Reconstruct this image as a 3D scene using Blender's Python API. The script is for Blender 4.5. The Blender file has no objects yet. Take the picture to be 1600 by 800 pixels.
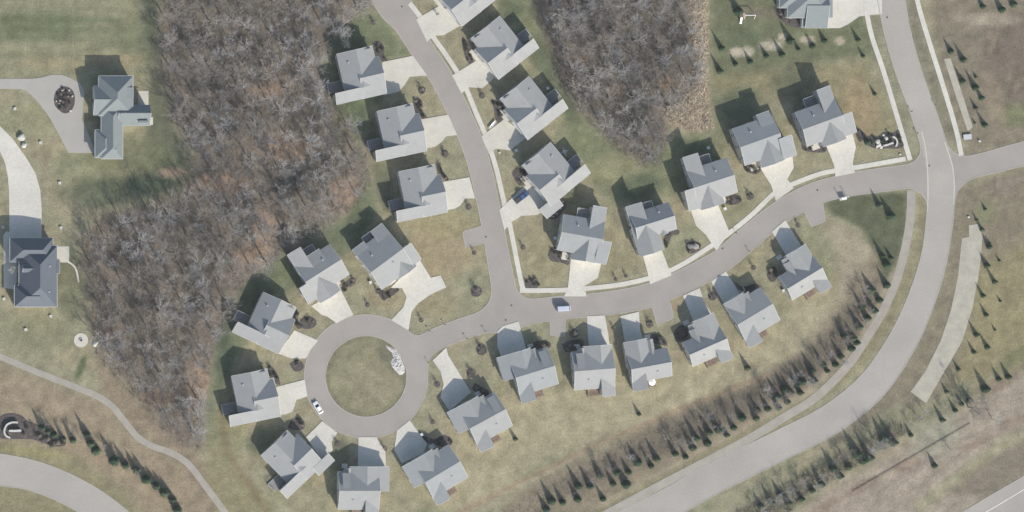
import bpy, bmesh, math, random
import numpy as np
from mathutils import Vector, Matrix
R = math.radians
random.seed(7); np.random.seed(7)
scene = bpy.context.scene
COL = scene.collection

# ------------------------------------------------------------------ camera, sky, sun, exposure
S = 0.22                      # metres per photo pixel (1600 px wide photo)
H = 1500.0                    # height of the viewpoint
CX = -0.27 * H                # the viewpoint lies west of the estate
cam_d = bpy.data.cameras.new("camera"); cam = bpy.data.objects.new("camera", cam_d); COL.objects.link(cam)
cam.location = (CX, 0, H); cam.rotation_euler = (0, 0, 0)
cam_d.sensor_width = 36; cam_d.lens = 36 * H / (1600 * S)
cam_d.shift_x = -CX / (1600 * S); cam_d.clip_start = 10; cam_d.clip_end = 20000
scene.camera = cam
SUN_EL, SUN_AZ = 31.0, 152.0
world = bpy.data.worlds.new("World"); scene.world = world; world.use_nodes = True
nt = world.node_tree; nt.nodes.clear()
sky = nt.nodes.new("ShaderNodeTexSky"); sky.sky_type = 'NISHITA'; sky.sun_disc = False
sky.sun_elevation = R(SUN_EL); sky.sun_rotation = R(SUN_AZ); sky.air_density = 1.0; sky.dust_density = 1.5; sky.ozone_density = 1.0
bg = nt.nodes.new("ShaderNodeBackground"); bg.inputs[1].default_value = 0.118
wo = nt.nodes.new("ShaderNodeOutputWorld")
nt.links.new(sky.outputs[0], bg.inputs[0]); nt.links.new(bg.outputs[0], wo.inputs[0])
sd = bpy.data.lights.new("sun", 'SUN'); sd.energy = 3.7; sd.angle = R(0.6); sd.color = (1.0, 0.955, 0.875)
so = bpy.data.objects.new("sun", sd); COL.objects.link(so)
sv = Vector((math.sin(R(SUN_AZ)) * math.cos(R(SUN_EL)), math.cos(R(SUN_AZ)) * math.cos(R(SUN_EL)), math.sin(R(SUN_EL))))
so.rotation_euler = sv.to_track_quat('Z', 'Y').to_euler(); so.location = sv * 300
scene.view_settings.view_transform = 'Standard'; scene.view_settings.look = 'None'
scene.view_settings.exposure = 0.70; scene.view_settings.gamma = 1.0
scene.view_settings.use_curve_mapping = False

def W(px, py, h=0.0):
    k = (H - h) / H
    return (CX + ((px - 800) * S - CX) * k, (400 - py) * S * k)
def P2(pts): return [W(*p) for p in pts]

# ------------------------------------------------------------------ materials
def lin(r, g, b):
    f = lambda c: (c / 255) / 12.92 if c <= 10 else (((c / 255) + 0.055) / 1.055) ** 2.4
    return (f(r), f(g), f(b), 1)
MATS = {}
def mat(name, col, rough=0.85, noise=0.0, scale=3.0, col2=None, detail=6, attr=False, spec=0.3, bump=0.0, metal=0.0, scale2=None, noise2=0.0, alpha=1.0):
    if name in MATS: return MATS[name]
    m = bpy.data.materials.new(name); m.use_nodes = True; n = m.node_tree; N = n.nodes; L = n.links
    b = N["Principled BSDF"]; b.inputs["Roughness"].default_value = rough; b.inputs["Specular IOR Level"].default_value = spec
    b.inputs["Metallic"].default_value = metal
    src = None
    if attr:
        a = N.new("ShaderNodeAttribute"); a.attribute_name = "Col"; src = a.outputs["Color"]
    else:
        c = N.new("ShaderNodeRGB"); c.outputs[0].default_value = (*col[:3], 1); src = c.outputs[0]
    tc = N.new("ShaderNodeNewGeometry")
    def mul(src, sc, amt, c2=None, det=detail):
        t = N.new("ShaderNodeTexNoise"); t.inputs["Scale"].default_value = sc; t.inputs["Detail"].default_value = det
        t.inputs["Roughness"].default_value = 0.62
        L.new(tc.outputs["Position"], t.inputs["Vector"])
        mr = N.new("ShaderNodeMapRange"); mr.inputs[1].default_value = 0.3; mr.inputs[2].default_value = 0.7
        L.new(t.outputs[0], mr.inputs[0])
        if c2 is not None:
            mr.inputs[3].default_value = 0; mr.inputs[4].default_value = amt
            mx = N.new("ShaderNodeMix"); mx.data_type = 'RGBA'; L.new(mr.outputs[0], mx.inputs[0]); L.new(src, mx.inputs[6]); mx.inputs[7].default_value = (*c2[:3], 1)
            return mx.outputs[2], t
        mr.inputs[3].default_value = 1 - amt; mr.inputs[4].default_value = 1 + amt
        mx = N.new("ShaderNodeVectorMath"); mx.operation = 'SCALE'; L.new(src, mx.inputs[0]); L.new(mr.outputs[0], mx.inputs["Scale"])
        return mx.outputs[0], t
    t = None
    if noise: src, t = mul(src, scale, noise, col2)
    if noise2: src, t = mul(src, scale2, noise2)
    if bump and t is not None:
        bp = N.new("ShaderNodeBump"); bp.inputs["Strength"].default_value = bump; bp.inputs["Distance"].default_value = 0.1
        L.new(t.outputs[0], bp.inputs["Height"]); L.new(bp.outputs[0], b.inputs["Normal"])
    L.new(src, b.inputs["Base Color"])
    MATS[name] = m; return m
M_ground = mat("ground_mat", (0, 0, 0), 0.95, 0.20, 0.22, attr=True, scale2=1.6, noise2=0.26, bump=0.6, spec=0.1)
M_asph = mat("asphalt", (0.284, 0.258, 0.232), 0.9, 0.09, 0.08, scale2=2.5, noise2=0.08, spec=0.2)
M_asph4 = mat("asphalt_pale", (0.318, 0.294, 0.264), 0.9, 0.09, 0.06, scale2=1.5, noise2=0.06, spec=0.2)
M_asph2 = mat("asphalt_path", (0.300, 0.276, 0.236), 0.9, 0.12, 0.3, scale2=3, noise2=0.08, spec=0.2)
M_asph3 = mat("asphalt_court", (0.325, 0.308, 0.278), 0.9, 0.06, 0.15, scale2=3, noise2=0.05, spec=0.2)
M_conc = mat("concrete", (0.49, 0.468, 0.412), 0.85, 0.10, 0.12, scale2=1.2, noise2=0.09, spec=0.2)
M_conc2 = mat("concrete_old", (0.47, 0.445, 0.385), 0.85, 0.08, 0.35, scale2=2.5, noise2=0.06, spec=0.2)
M_kerb = mat("kerb_concrete", (0.335, 0.312, 0.275), 0.9, 0.12, 0.4)
M_gravel = mat("gravel_pad", (0.345, 0.322, 0.265), 0.95, 0.15, 0.3, scale2=3, noise2=0.12)
M_roof = mat("shingles_grey", (0.258, 0.262, 0.258), 0.9, 0.05, 0.4, scale2=5, noise2=0.10, spec=0.25)
M_ROOFS = [M_roof, mat("shingles_light_grey", (0.276, 0.277, 0.270), 0.9, 0.06, 0.4, scale2=5, noise2=0.12), mat("shingles_cool_grey", (0.244, 0.254, 0.254), 0.9, 0.06, 0.4, scale2=5, noise2=0.12)]
M_roofd = mat("shingles_slate", (0.105, 0.117, 0.136), 0.9, 0.05, 0.4, scale2=5, noise2=0.10, spec=0.25)
M_roofg = mat("shingles_green_grey", (0.180, 0.200, 0.200), 0.9, 0.05, 0.4, scale2=5, noise2=0.10, spec=0.25)
M_trim = mat("white_trim", (0.56, 0.56, 0.545), 0.6, 0.03, 1)
M_wall = mat("siding_beige", (0.52, 0.49, 0.43), 0.8, 0.05, 1.2)
M_walls = mat("siding_grey", (0.42, 0.43, 0.43), 0.8, 0.05, 1.2)
M_glass = mat("window_glass", (0.03, 0.04, 0.05), 0.08, spec=0.6)
M_gdoor = mat("garage_door_paint", (0.66, 0.65, 0.62), 0.6, 0.03, 1)
M_door = mat("door_paint", (0.20, 0.07, 0.05), 0.5)
M_deck = mat("deck_boards", (0.22, 0.165, 0.13), 0.85, 0.2, 1.5)
M_decks = mat("deck_boards_grey", (0.22, 0.21, 0.20), 0.85, 0.2, 1.5)
M_mulch = mat("mulch", (0.088, 0.076, 0.074), 1.0, 0.45, 1.2, spec=0.05)
M_bark = mat("bark_grey", (0.20, 0.185, 0.175), 0.95, 0.25, 0.5, spec=0.1)
M_twigs = [mat("twigs_grey", (0.365, 0.345, 0.325), 0.95, 0.38, 0.055, spec=0.05),
           mat("twigs_tan", (0.305, 0.270, 0.238), 0.95, 0.38, 0.055, spec=0.05),
           mat("twigs_cool", (0.345, 0.338, 0.336), 0.95, 0.38, 0.055, spec=0.05)]
M_pale = mat("pale_bark", (0.52, 0.50, 0.46), 0.9, 0.2, 0.6)
M_spruce = mat("spruce_needles", (0.052, 0.080, 0.050), 0.9, 0.35, 0.9, spec=0.1)
M_spruce2 = mat("spruce_needles_light", (0.080, 0.105, 0.066), 0.9, 0.35, 0.9, spec=0.1)
M_shrub = mat("shrub_leaves", (0.060, 0.066, 0.050), 0.95, 0.4, 1.5, spec=0.1)
M_shrubt = mat("dry_shrub_stems", (0.215, 0.185, 0.155), 0.95, 0.35, 1.5, spec=0.05)
M_reed = mat("dry_reeds", (0.55, 0.47, 0.36), 0.95, 0.25, 0.4, spec=0.05)
M_stone = mat("pale_stone", (0.46, 0.45, 0.41), 0.9, 0.2, 1.2)
M_snow = mat("pale_rubble", (0.45, 0.435, 0.405), 0.9, 0.2, 1.5, bump=0.5)
M_white = mat("white_paint", (0.80, 0.80, 0.79), 0.35, spec=0.5)
M_pearl = mat("pale_blue_grey_paint", (0.42, 0.45, 0.52), 0.4, spec=0.5)
M_blue = mat("blue_car_paint", (0.045, 0.085, 0.19), 0.3, spec=0.5)
M_tyre = mat("tyre_rubber", (0.02, 0.02, 0.02), 0.9)
M_metal = mat("dull_metal", (0.45, 0.45, 0.45), 0.5, metal=0.4)
M_iron = mat("cast_iron", (0.05, 0.048, 0.045), 0.8)
M_lampw = mat("headlight_lens", (0.7, 0.7, 0.7), 0.1)
M_lampr = mat("tail_light_lens", (0.35, 0.02, 0.02), 0.2)
M_wood = mat("weathered_wood", (0.30, 0.24, 0.17), 0.9, 0.2, 1.5)
M_line = mat("road_paint", (0.72, 0.71, 0.68), 0.8, 0.15, 0.8)

# ------------------------------------------------------------------ mesh helpers
class MB:
    def __init__(s): s.v = []; s.f = []; s.m = []
    def face(s, pts, mi=0):
        i = len(s.v); s.v += [tuple(p) for p in pts]; s.f.append(tuple(range(i, i + len(pts)))); s.m.append(mi)
    def prism(s, poly, z0, z1, mi=0, ms=None, bottom=True):
        """poly: list of (x,y); upright prism"""
        a = sum(poly[i][0] * poly[(i + 1) % len(poly)][1] - poly[(i + 1) % len(poly)][0] * poly[i][1] for i in range(len(poly)))
        if a < 0: poly = poly[::-1]
        n = len(poly); i = len(s.v); ms = mi if ms is None else ms
        s.v += [(x, y, z0) for x, y in poly] + [(x, y, z1) for x, y in poly]
        s.f.append(tuple(range(i + n, i + 2 * n))); s.m.append(mi)
        if bottom: s.f.append(tuple(range(i + n - 1, i - 1, -1))); s.m.append(ms)
        for k in range(n):
            j = (k + 1) % n; s.f.append((i + k, i + j, i + n + j, i + n + k)); s.m.append(ms)
    def hexa(s, b, t, mi=0, ms=None):
        """b, t: four bottom and four top 3-D points in the same order (ccw seen from above)"""
        i = len(s.v); s.v += [tuple(p) for p in b] + [tuple(p) for p in t]; ms = mi if ms is None else ms
        for f, q in (((4, 5, 6, 7), mi), ((3, 2, 1, 0), ms), ((0, 1, 5, 4), ms), ((1, 2, 6, 5), ms), ((2, 3, 7, 6), ms), ((3, 0, 4, 7), ms)):
            s.f.append(tuple(i + k for k in f)); s.m.append(q)
    def box(s, c, d, rz=0.0, mi=0):
        cs, sn = math.cos(rz), math.sin(rz)
        pts = [(sx * d[0] / 2, sy * d[1] / 2) for sx, sy in ((-1, -1), (1, -1), (1, 1), (-1, 1))]
        pts = [(c[0] + x * cs - y * sn, c[1] + x * sn + y * cs) for x, y in pts]
        s.prism(pts, c[2] - d[2] / 2, c[2] + d[2] / 2, mi)
    def tube(s, p, q, r0, r1, n=5, mi=0, cap=False):
        p = Vector(p); q = Vector(q); d = (q - p)
        if d.length < 1e-6: return
        d.normalize(); a = d.orthogonal().normalized(); b = d.cross(a); i = len(s.v)
        for c, r in ((p, r0), (q, r1)):
            for k in range(n):
                t = 2 * math.pi * k / n; s.v.append(tuple(c + a * (r * math.cos(t)) + b * (r * math.sin(t))))
        for k in range(n):
            j = (k + 1) % n; s.f.append((i + k, i + j, i + n + j, i + n + k)); s.m.append(mi)
        if cap:
            s.f.append(tuple(range(i + n, i + 2 * n))); s.m.append(mi); s.f.append(tuple(range(i + n - 1, i - 1, -1))); s.m.append(mi)
    def mesh(s, name, mats):
        me = bpy.data.meshes.new(name); me.from_pydata(s.v, [], s.f)
        for m in (mats if isinstance(mats, (list, tuple)) else [mats]): me.materials.append(m)
        me.polygons.foreach_set("material_index", s.m); me.update(); return me
    def build(s, name, mats, parent=None, loc=(0, 0, 0), smooth=False):
        me = s.mesh(name, mats)
        if smooth: me.polygons.foreach_set("use_smooth", [True] * len(me.polygons))
        return link(name, me, parent, loc)
def link(name, me, parent=None, loc=(0, 0, 0), rot=None, sc=None):
    o = bpy.data.objects.new(name, me); COL.objects.link(o); o.location = loc
    if rot is not None: o.rotation_euler = rot
    if sc is not None: o.scale = sc
    if parent is not None: o.parent = parent
    return o
LABELS = {}
def tag(o, label=None, cat=None, group=None, kind=None):
    if label: o["label"] = label
    if cat: o["category"] = cat
    if group: o["group"] = group
    if kind: o["kind"] = kind
    return o
def empty(name, loc, rz=0.0, sc=1.0):
    o = bpy.data.objects.new(name, None); COL.objects.link(o); o.location = loc; o.rotation_euler = (0, 0, rz); o.scale = (sc,) * 3
    o.empty_display_size = 0.5; return o
def dup(root, loc, rz=0.0, sc=(1, 1, 1)):
    r = root.copy(); COL.objects.link(r); r.location = loc; r.rotation_euler = (0, 0, rz); r.scale = sc
    for ch in list(root.children):
        c = ch.copy(); COL.objects.link(c); c.parent = r
        for g in ch.children:
            d = g.copy(); COL.objects.link(d); d.parent = c
    return r

# ------------------------------------------------------------------ distance fields (metres, arrays)
def seg_dist(X, Y, pts, hw):
    D = np.full(X.shape, 1e9)
    for (x0, y0), (x1, y1), h0, h1 in zip(pts[:-1], pts[1:], hw[:-1], hw[1:]):
        dx, dy = x1 - x0, y1 - y0; t = np.clip(((X - x0) * dx + (Y - y0) * dy) / (dx * dx + dy * dy), 0, 1)
        D = np.minimum(D, np.hypot(X - x0 - t * dx, Y - y0 - t * dy) - (h0 + (h1 - h0) * t))
    return D
def poly_dist(X, Y, pts):
    D = np.full(X.shape, 1e9); ins = np.zeros(X.shape, bool); n = len(pts)
    for i in range(n):
        x0, y0 = pts[i]; x1, y1 = pts[(i + 1) % n]; dx, dy = x1 - x0, y1 - y0
        t = np.clip(((X - x0) * dx + (Y - y0) * dy) / (dx * dx + dy * dy + 1e-12), 0, 1)
        D = np.minimum(D, np.hypot(X - x0 - t * dx, Y - y0 - t * dy))
        c = (y0 > Y) != (y1 > Y)
        with np.errstate(divide='ignore', invalid='ignore'): xi = x0 + (Y - y0) * dx / (dy if abs(dy) > 1e-12 else 1e-12)
        ins ^= c & (X < xi)
    return np.where(ins, -D, D)
def smin(a, b, k):
    h = np.clip(0.5 + 0.5 * (b - a) / k, 0, 1); return b + (a - b) * h - k * h * (1 - h)
def catmull(pts, n=4):
    out = []; P = [np.array(p, float) for p in pts]; P = [2 * P[0] - P[1]] + P + [2 * P[-1] - P[-2]]
    for i in range(1, len(P) - 2):
        for k in range(n):
            t = k / n; a, b, c, d = P[i - 1:i + 3]
            out.append(tuple(0.5 * ((2 * b) + (-a + c) * t + (2 * a - 5 * b + 4 * c - d) * t * t + (-a + 3 * b - 3 * c + d) * t ** 3)))
    out.append(tuple(P[-2])); return out
ROADS = [
 [(590,-70,24),(602,-25,26),(615,5,27),(635,37,19),(660,78,17.5),(687,117,17),(712,165,17),(733,212,17),(748,255,17),(761,310,16.5),(770,355,16.5),(778,400,17),(786,445,18),(790,490,18)],
 [(655,548,17),(676,533,16.5),(705,520,16),(740,508,16),(775,498,17),(810,490,18),(850,484,18),(883,480,17.5),(940,475,17.5),(1005,464,18),(1060,443,18),(1100,423,18),(1130,405,18),(1165,375,18),(1205,342,17.5),(1240,319,17.5),(1275,302,17),(1320,290,17),(1370,282,18),(1425,275,18),(1465,270,18)],
 [(1380,-80,21),(1391,-10,21),(1402,50,20),(1415,97,19.5),(1427,133,19),(1444,180,19),(1457,220,19.5),(1466,260,20),(1469,300,20.5),(1469,334,20.5),(1460,400,20),(1440,467,21),(1412,530,22),(1371,593,23),(1330,632,23),(1285,663,23),(1219,696,23),(1119,746,23),(1052,783,23),(960,830,23),(850,885,23)],
 [(1466,278,16),(1500,266,16.5),(1550,253,17),(1600,240,18),(1700,214,18),(1800,190,18)],
 [(-110,728,24),(-60,728,24),(0,734,24),(50,743,23),(100,762,23),(150,790,23),(200,830,23),(250,880,23)],
 [(1740,690,25),(1640,750,25),(1566,793,25),(1500,832,25),(1400,890,25)]]
PADS = [[(723,362),(752,354),(765,352),(768,378),(757,379),(728,386)], [(860,490),(883,490),(882,525),(860,524)],
        [(1019,478),(1046,470),(1052,497),(1027,507)], [(1256,328),(1284,312),(1289,345),(1268,354)]]
def roads_sdf(X, Y):
    D = None
    for r in ROADS:
        c = catmull(r, 5); d = seg_dist(X, Y, [W(p[0], p[1]) for p in c], [p[2] * S for p in c])
        D = d if D is None else smin(D, d, 7.5)
    cx, cy = W(572, 588); ring = np.abs(np.hypot(X - cx, Y - cy) - 80 * S) - 16 * S
    D = smin(D, ring, 4.0)
    D = np.maximum(D, 63.5 * S - np.hypot(X - cx, Y - cy))
    for p in PADS: D = smin(D, poly_dist(X, Y, P2(p)), 0.6)
    return D

# ------------------------------------------------------------------ road sheet + kerb from the distance field
def build_roads():
    st = 0.6
    xs = np.arange(-215, 216, st); ys = np.arange(-130, 131, st); X, Y = np.meshgrid(xs, ys)
    D = roads_sdf(X, Y); ny, nx = D.shape; gy, gx = np.gradient(D, st)
    vid = {}; verts = []; faces = []; grad = []
    def gv(i, j):
        k = (i, j, 0)
        if k not in vid: vid[k] = len(verts); verts.append((xs[j], ys[i])); grad.append((0, 0))
        return vid[k]
    def ev(i0, j0, i1, j1):
        k = tuple(sorted(((i0, j0), (i1, j1))))
        if k not in vid:
            (a, b), (c, d) = k; t = D[a, b] / (D[a, b] - D[c, d]); vid[k] = len(verts)
            verts.append((xs[b] + (xs[d] - xs[b]) * t, ys[a] + (ys[c] - ys[a]) * t))
            g = np.array((gx[a, b] * (1 - t) + gx[c, d] * t, gy[a, b] * (1 - t) + gy[c, d] * t)); g /= max(np.linalg.norm(g), 1e-6); grad.append(tuple(g))
        return vid[k]
    edges = []
    neg = D < 0
    cnt = neg[:-1, :-1].astype(int) + neg[1:, :-1] + neg[:-1, 1:] + neg[1:, 1:]
    for i in range(ny - 1):
        row = cnt[i]; j = 0
        for j in np.nonzero(row)[0]:
            cs = [(i, j), (i, j + 1), (i + 1, j + 1), (i + 1, j)]
            if row[j] == 4: faces.append([gv(*c) for c in cs]); continue
            poly = []; cut = []
            for a in range(4):
                c, d = cs[a], cs[(a + 1) % 4]
                if neg[c]: poly.append(gv(*c))
                if neg[c] != neg[d]: e = ev(*c, *d); poly.append(e); cut.append(e)
            if len(poly) >= 3: faces.append(poly)
            if len(cut) == 2: edges.append(tuple(cut))
    me = bpy.data.meshes.new("road"); me.from_pydata([(x, y, 0.03) for x, y in verts], [], faces); me.materials.append(M_asph); me.materials.append(M_asph4)
    pc = np.array([verts[f[0]] for f in faces]); d2 = np.full(len(pc), 1e9)
    for q in (2, 4, 5):
        c = catmull(ROADS[q], 5); d2 = np.minimum(d2, seg_dist(pc[:, 0], pc[:, 1], [W(p[0], p[1]) for p in c], [p[2] * S for p in c]))
    me.polygons.foreach_set("material_index", (d2 < 0.15).astype(np.int32))
    o = link("road", me); tag(o, "grey asphalt streets with the ring round the circular lawn", kind="structure")
    k = MB(); ww = 0.24; hh = 0.08; idx = {}
    for a, b in edges:
        for e in (a, b):
            if e not in idx:
                x, y = verts[e]; g = grad[e]; idx[e] = len(k.v)
                k.v += [(x - g[0] * 0.05, y - g[1] * 0.05, 0.0), (x - g[0] * 0.05, y - g[1] * 0.05, hh), (x + g[0] * ww, y + g[1] * ww, hh), (x + g[0] * ww, y + g[1] * ww, 0.0)]
        ia, ib = idx[a], idx[b]
        for q in range(3): k.f.append((ia + q, ib + q, ib + q + 1, ia + q + 1)); k.m.append(0)
    o = k.build("kerb", M_kerb); tag(o, "pale concrete kerb along the asphalt streets", kind="structure")
build_roads()

def ribbon(mb, pts, hw, z0, z1):
    """pts world, extruded strip"""
    n = len(pts); L = []; Rr = []
    for i, p in enumerate(pts):
        a = np.array(pts[max(i - 1, 0)]); b = np.array(pts[min(i + 1, n - 1)]); d = b - a; d = d / np.linalg.norm(d); nn = np.array((-d[1], d[0]))
        h = hw[i] if isinstance(hw, (list, tuple)) else hw
        L.append(np.array(p) + nn * h); Rr.append(np.array(p) - nn * h)
    for i in range(n - 1):
        b = [(*Rr[i], z0), (*Rr[i + 1], z0), (*L[i + 1], z0), (*L[i], z0)]; t = [(x, y, z1) for x, y, _ in b]; mb.hexa(b, t)

SIDEWALKS = {
 "narrow concrete pavement along the curving street of the upper middle": [(640,5),(658,28),(677,58),(697,86),(717,117),(727,135),(742,172),(757,207),(767,236),(777,270),(790,327),(797,354),(808,410),(814,440),(818,455)],
 "long concrete pavement north of the curving street": [(812,454),(850,454),(883,453),(913,451),(967,445),(1013,435),(1042,425),(1073,409),(1113,383),(1138,365),(1173,337),(1212,300),(1240,287),(1280,272),(1303,267),(1353,259),(1415,248)],
 "concrete pavement west of the main road": [(1350,-60),(1352,0),(1355,25),(1363,60),(1380,110),(1400,177),(1413,220),(1422,250)],
 "concrete pavement east of the main road": [(1424,-60),(1433,0),(1450,60),(1473,133),(1493,200),(1502,243)]}
for z, (lb, pts) in enumerate(SIDEWALKS.items()):
    m = MB(); ribbon(m, P2(catmull(pts, 4)), 3.7 * S, -0.05, 0.09 + 0.008 * z); tag(m.build("pavement", M_conc), lb, kind="structure")
m = MB(); ribbon(m, P2(catmull([(1424,297),(1423,330),(1418,370),(1409,410),(1397,447),(1380,485),(1358,522),(1323,573),(1273,622),(1225,652),(1173,684),(1107,719),(1040,754),(950,802),(850,856)], 5)), 6.6 * S, -0.05, 0.05)
tag(m.build("trail", M_asph2), "grey asphalt trail beside the curving main road", kind="structure")
m = MB(); ribbon(m, P2(catmull([(-60,532),(0,557),(50,578),(100,598),(150,618),(175,635),(192,655),(215,683),(240,698),(264,706),(292,723),(314,750),(340,785),(372,830)], 5)), 5.0 * S, -0.05, 0.05)
tag(m.build("trail", M_asph2), "grey asphalt trail winding past the wood at lower left", kind="structure")
m = MB(); m.prism(P2([(1475,92),(1485,91),(1503,145),(1520,199),(1512,205),(1495,155)]), -0.05, 0.05)
tag(m.build("gravel_strip", M_gravel), "slim pale gravel strip right of the main road", kind="structure")
m = MB(); m.prism(P2([(1514,352),(1528,350),(1535,367),(1533,400),(1528,436),(1519,483),(1503,534),(1467,595),(1447,630),(1423,612),(1447,578),(1470,532),(1486,484),(1497,430),(1503,372),(1514,370)]), -0.05, 0.05)
tag(m.build("gravel_strip", M_gravel), "broad pale gravel strip curving beside the main road", kind="structure")
m = MB()
ribbon(m, P2(catmull([(1742,710),(1660,757),(1590,757 + 38),(1540,824)], 4)), 0.10, 0.03, 0.045)
m = MB(); ribbon(m, P2([(1700,705),(1640,741),(1600,765),(1560,789),(1500,824)]), 0.09, 0.03, 0.046)
tag(m.build("edge_line", M_line), "white edge line on the road in the bottom right corner", kind="structure")

for pts_, lb_ in (([(1440,205),(1446,232),(1449,262),(1450,300),(1449,330)], "west"), ([(1476,222),(1484,245),(1489,265),(1491,290),(1490,320)], "east")):
    m = MB(); ribbon(m, P2(catmull(pts_, 4)), 0.16, 0.03, 0.045)
    tag(m.build("gutter_strip", M_conc2), "thin pale gutter strip across the " + lb_ + " side of the main road crossing", kind="structure")
DRIVES = [
 ("upper left house on the curving street", [(597,97),(645,87),(667,118),(640,120),(632,133),(623,143),(600,149)]),
 ("second house down the left side of the street", [(655,187),(700,179),(714,211),(697,213),(690,222),(680,229),(662,233)]),
 ("third house down the left side of the street", [(692,284),(733,277),(742,310),(727,310),(718,322),(710,326),(696,329)]),
 ("house cut by the top edge of the photo", [(650,30),(688,8),(726,36),(693,55),(678,56),(667,65)]),
 ("upper right house on the curving street", [(706,118),(755,88),(772,122),(753,138),(733,136),(721,146)]),
 ("second house down the right side of the street", [(752,213),(788,186),(825,213),(797,235),(775,232),(764,241)]),
 ("house with the blue pickup", [(780,328),(820,290),(853,297),(866,318),(848,331),(838,336),(815,337),(799,347),(788,360)]),
 ("house above the street junction", [(892,402),(940,408),(934,434),(913,447),(916,463),(881,463),(887,450)]),
 ("small house north of the street bend", [(1003,393),(1032,386),(1049,430),(1016,444),(1012,428)]),
 ("third house from the right on the north side", [(1078,325),(1122,320),(1140,364),(1119,391),(1110,378),(1103,367),(1087,352)]),
 ("second house from the right on the north side", [(1184,256),(1238,240),(1240,262),(1230,280),(1240,294),(1212,314),(1205,290)]),
 ("northernmost house beside the corner garden", [(1290,226),(1332,208),(1337,230),(1332,255),(1336,270),(1305,276),(1303,258)]),
 ("westmost house of the lower row", [(777,518),(785,510),(810,502),(815,520),(822,545),(784,562),(777,540)]),
 ("second house of the lower row", [(917,494),(945,493),(950,520),(953,545),(921,550),(918,520)]),
 ("third house of the lower row", [(969,494),(998,487),(1000,515),(1008,540),(978,543)]),
 ("fourth house of the lower row", [(1067,462),(1093,450),(1100,472),(1115,495),(1085,506)]),
 ("fifth house of the lower row", [(1111,440),(1134,424),(1160,465),(1134,480)]),
 ("eastmost house of the lower row", [(1206,362),(1227,344),(1254,388),(1230,402)]),
 ("large pale house above the ring road", [(610,450),(655,405),(673,434),(688,430),(697,449),(673,460),(653,474),(643,487),(638,516),(611,500),(630,480),(635,464),(628,450)]),
 ("house northwest of the ring road", [(486,478),(532,452),(552,492),(540,497),(526,505),(512,495),(503,492)]),
 ("upper house west of the ring road", [(460,516),(497,532),(484,548),(478,560),(455,560),(434,552)]),
 ("lower house west of the ring road", [(430,605),(476,593),(480,619),(463,625),(457,643),(448,647),(433,649)]),
 ("diagonal house southwest of the ring road", [(478,683),(503,658),(527,676),(518,690),(520,703),(505,722)]),
 ("square house south of the ring road", [(560,683),(588,683),(602,706),(603,735),(559,735)]),
 ("diagonal house southeast of the ring road", [(620,673),(640,657),(667,693),(662,707),(628,724),(616,703)]),
 ("house east of the ring road", [(676,563),(697,543),(700,555),(736,613),(702,642),(688,621),(693,600),(688,580)])]
for i, (lb, p) in enumerate(DRIVES):
    m = MB(); m.prism(P2(p), -0.05, 0.135 + 0.0)
    tag(m.build("driveway", M_conc if i not in (0, 1, 5) else M_conc2), "pale concrete driveway of the " + lb, kind="structure")
m = MB(); m.prism(P2([(-60,123),(50,123),(66,121),(80,117),(97,117),(110,122),(125,130),(132,143),(130,165),(128,187),(137,207),(150,239),(107,239),(92,210),(77,183),(60,160),(42,142),(30,139),(-60,139)]), -0.05, 0.07)
tag(m.build("driveway", M_asph3), "broad grey driveway loop around an oval planting bed", kind="structure")
m = MB(); m.prism(P2([(-60,160),(-30,175),(0,197),(20,217),(40,245),(55,270),(63,297),(65,330),(65,372),(15,372),(14,300),(12,275),(8,255),(0,237),(-30,205),(-60,190)]), -0.05, 0.07)
m.prism(P2([(5,368),(9,362),(26,362),(26,440),(22,452),(6,450)]), -0.05, 0.08)
tag(m.build("driveway", M_conc), "curving cream concrete driveway at the left edge", kind="structure")
m = MB(); m.prism(P2([(1291,44),(1293,-60),(1378,-60),(1378,22),(1355,24),(1342,26),(1325,38),(1312,44)]), -0.05, 0.07)
tag(m.build("driveway", M_conc), "wide concrete driveway at the top edge beside the main road", kind="structure")
m = MB(); m.prism(P2([(88,385),(108,385),(108,410),(95,410),(92,404),(88,404)]), -0.05, 0.08)
ribbon(m, P2(catmull([(106,409),(115,415),(120,425),(123,441)], 3)), 0.3, -0.05, 0.07)
tag(m.build("patio", M_conc2), "square cream patio with a thin path at its corner", kind="structure")
m = MB(); m.prism(P2([(216,142),(232,142),(232,164),(216,164)]), -0.05, 0.07)
m.prism(P2([(193,183),(239,183),(239,195),(193,196)]), -0.05, 0.09)
tag(m.build("terrace", M_conc2), "pale terrace slabs on the east side of the upper left house", kind="structure")

# ------------------------------------------------------------------ woods outlines
WOOD_W = [(248,-40),(250,60),(253,120),(268,180),(295,235),(298,285),(235,318),(160,338),(128,372),(135,420),(140,500),(150,555),(190,600),(230,640),(262,680),(290,700),(312,702),(318,660),(322,600),(338,545),(360,490),(385,440),(440,400),(470,375),(515,352),(560,318),(578,280),(572,235),(545,180),(518,150),(505,100),(520,62),(560,25),(590,-5),(590,-40)]
WOOD_E = [(822,-40),(838,30),(858,80),(872,130),(900,172),(930,200),(960,232),(1000,262),(1030,258),(1045,220),(1042,175),(1075,160),(1098,120),(1088,60),(1082,-40)]

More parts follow.
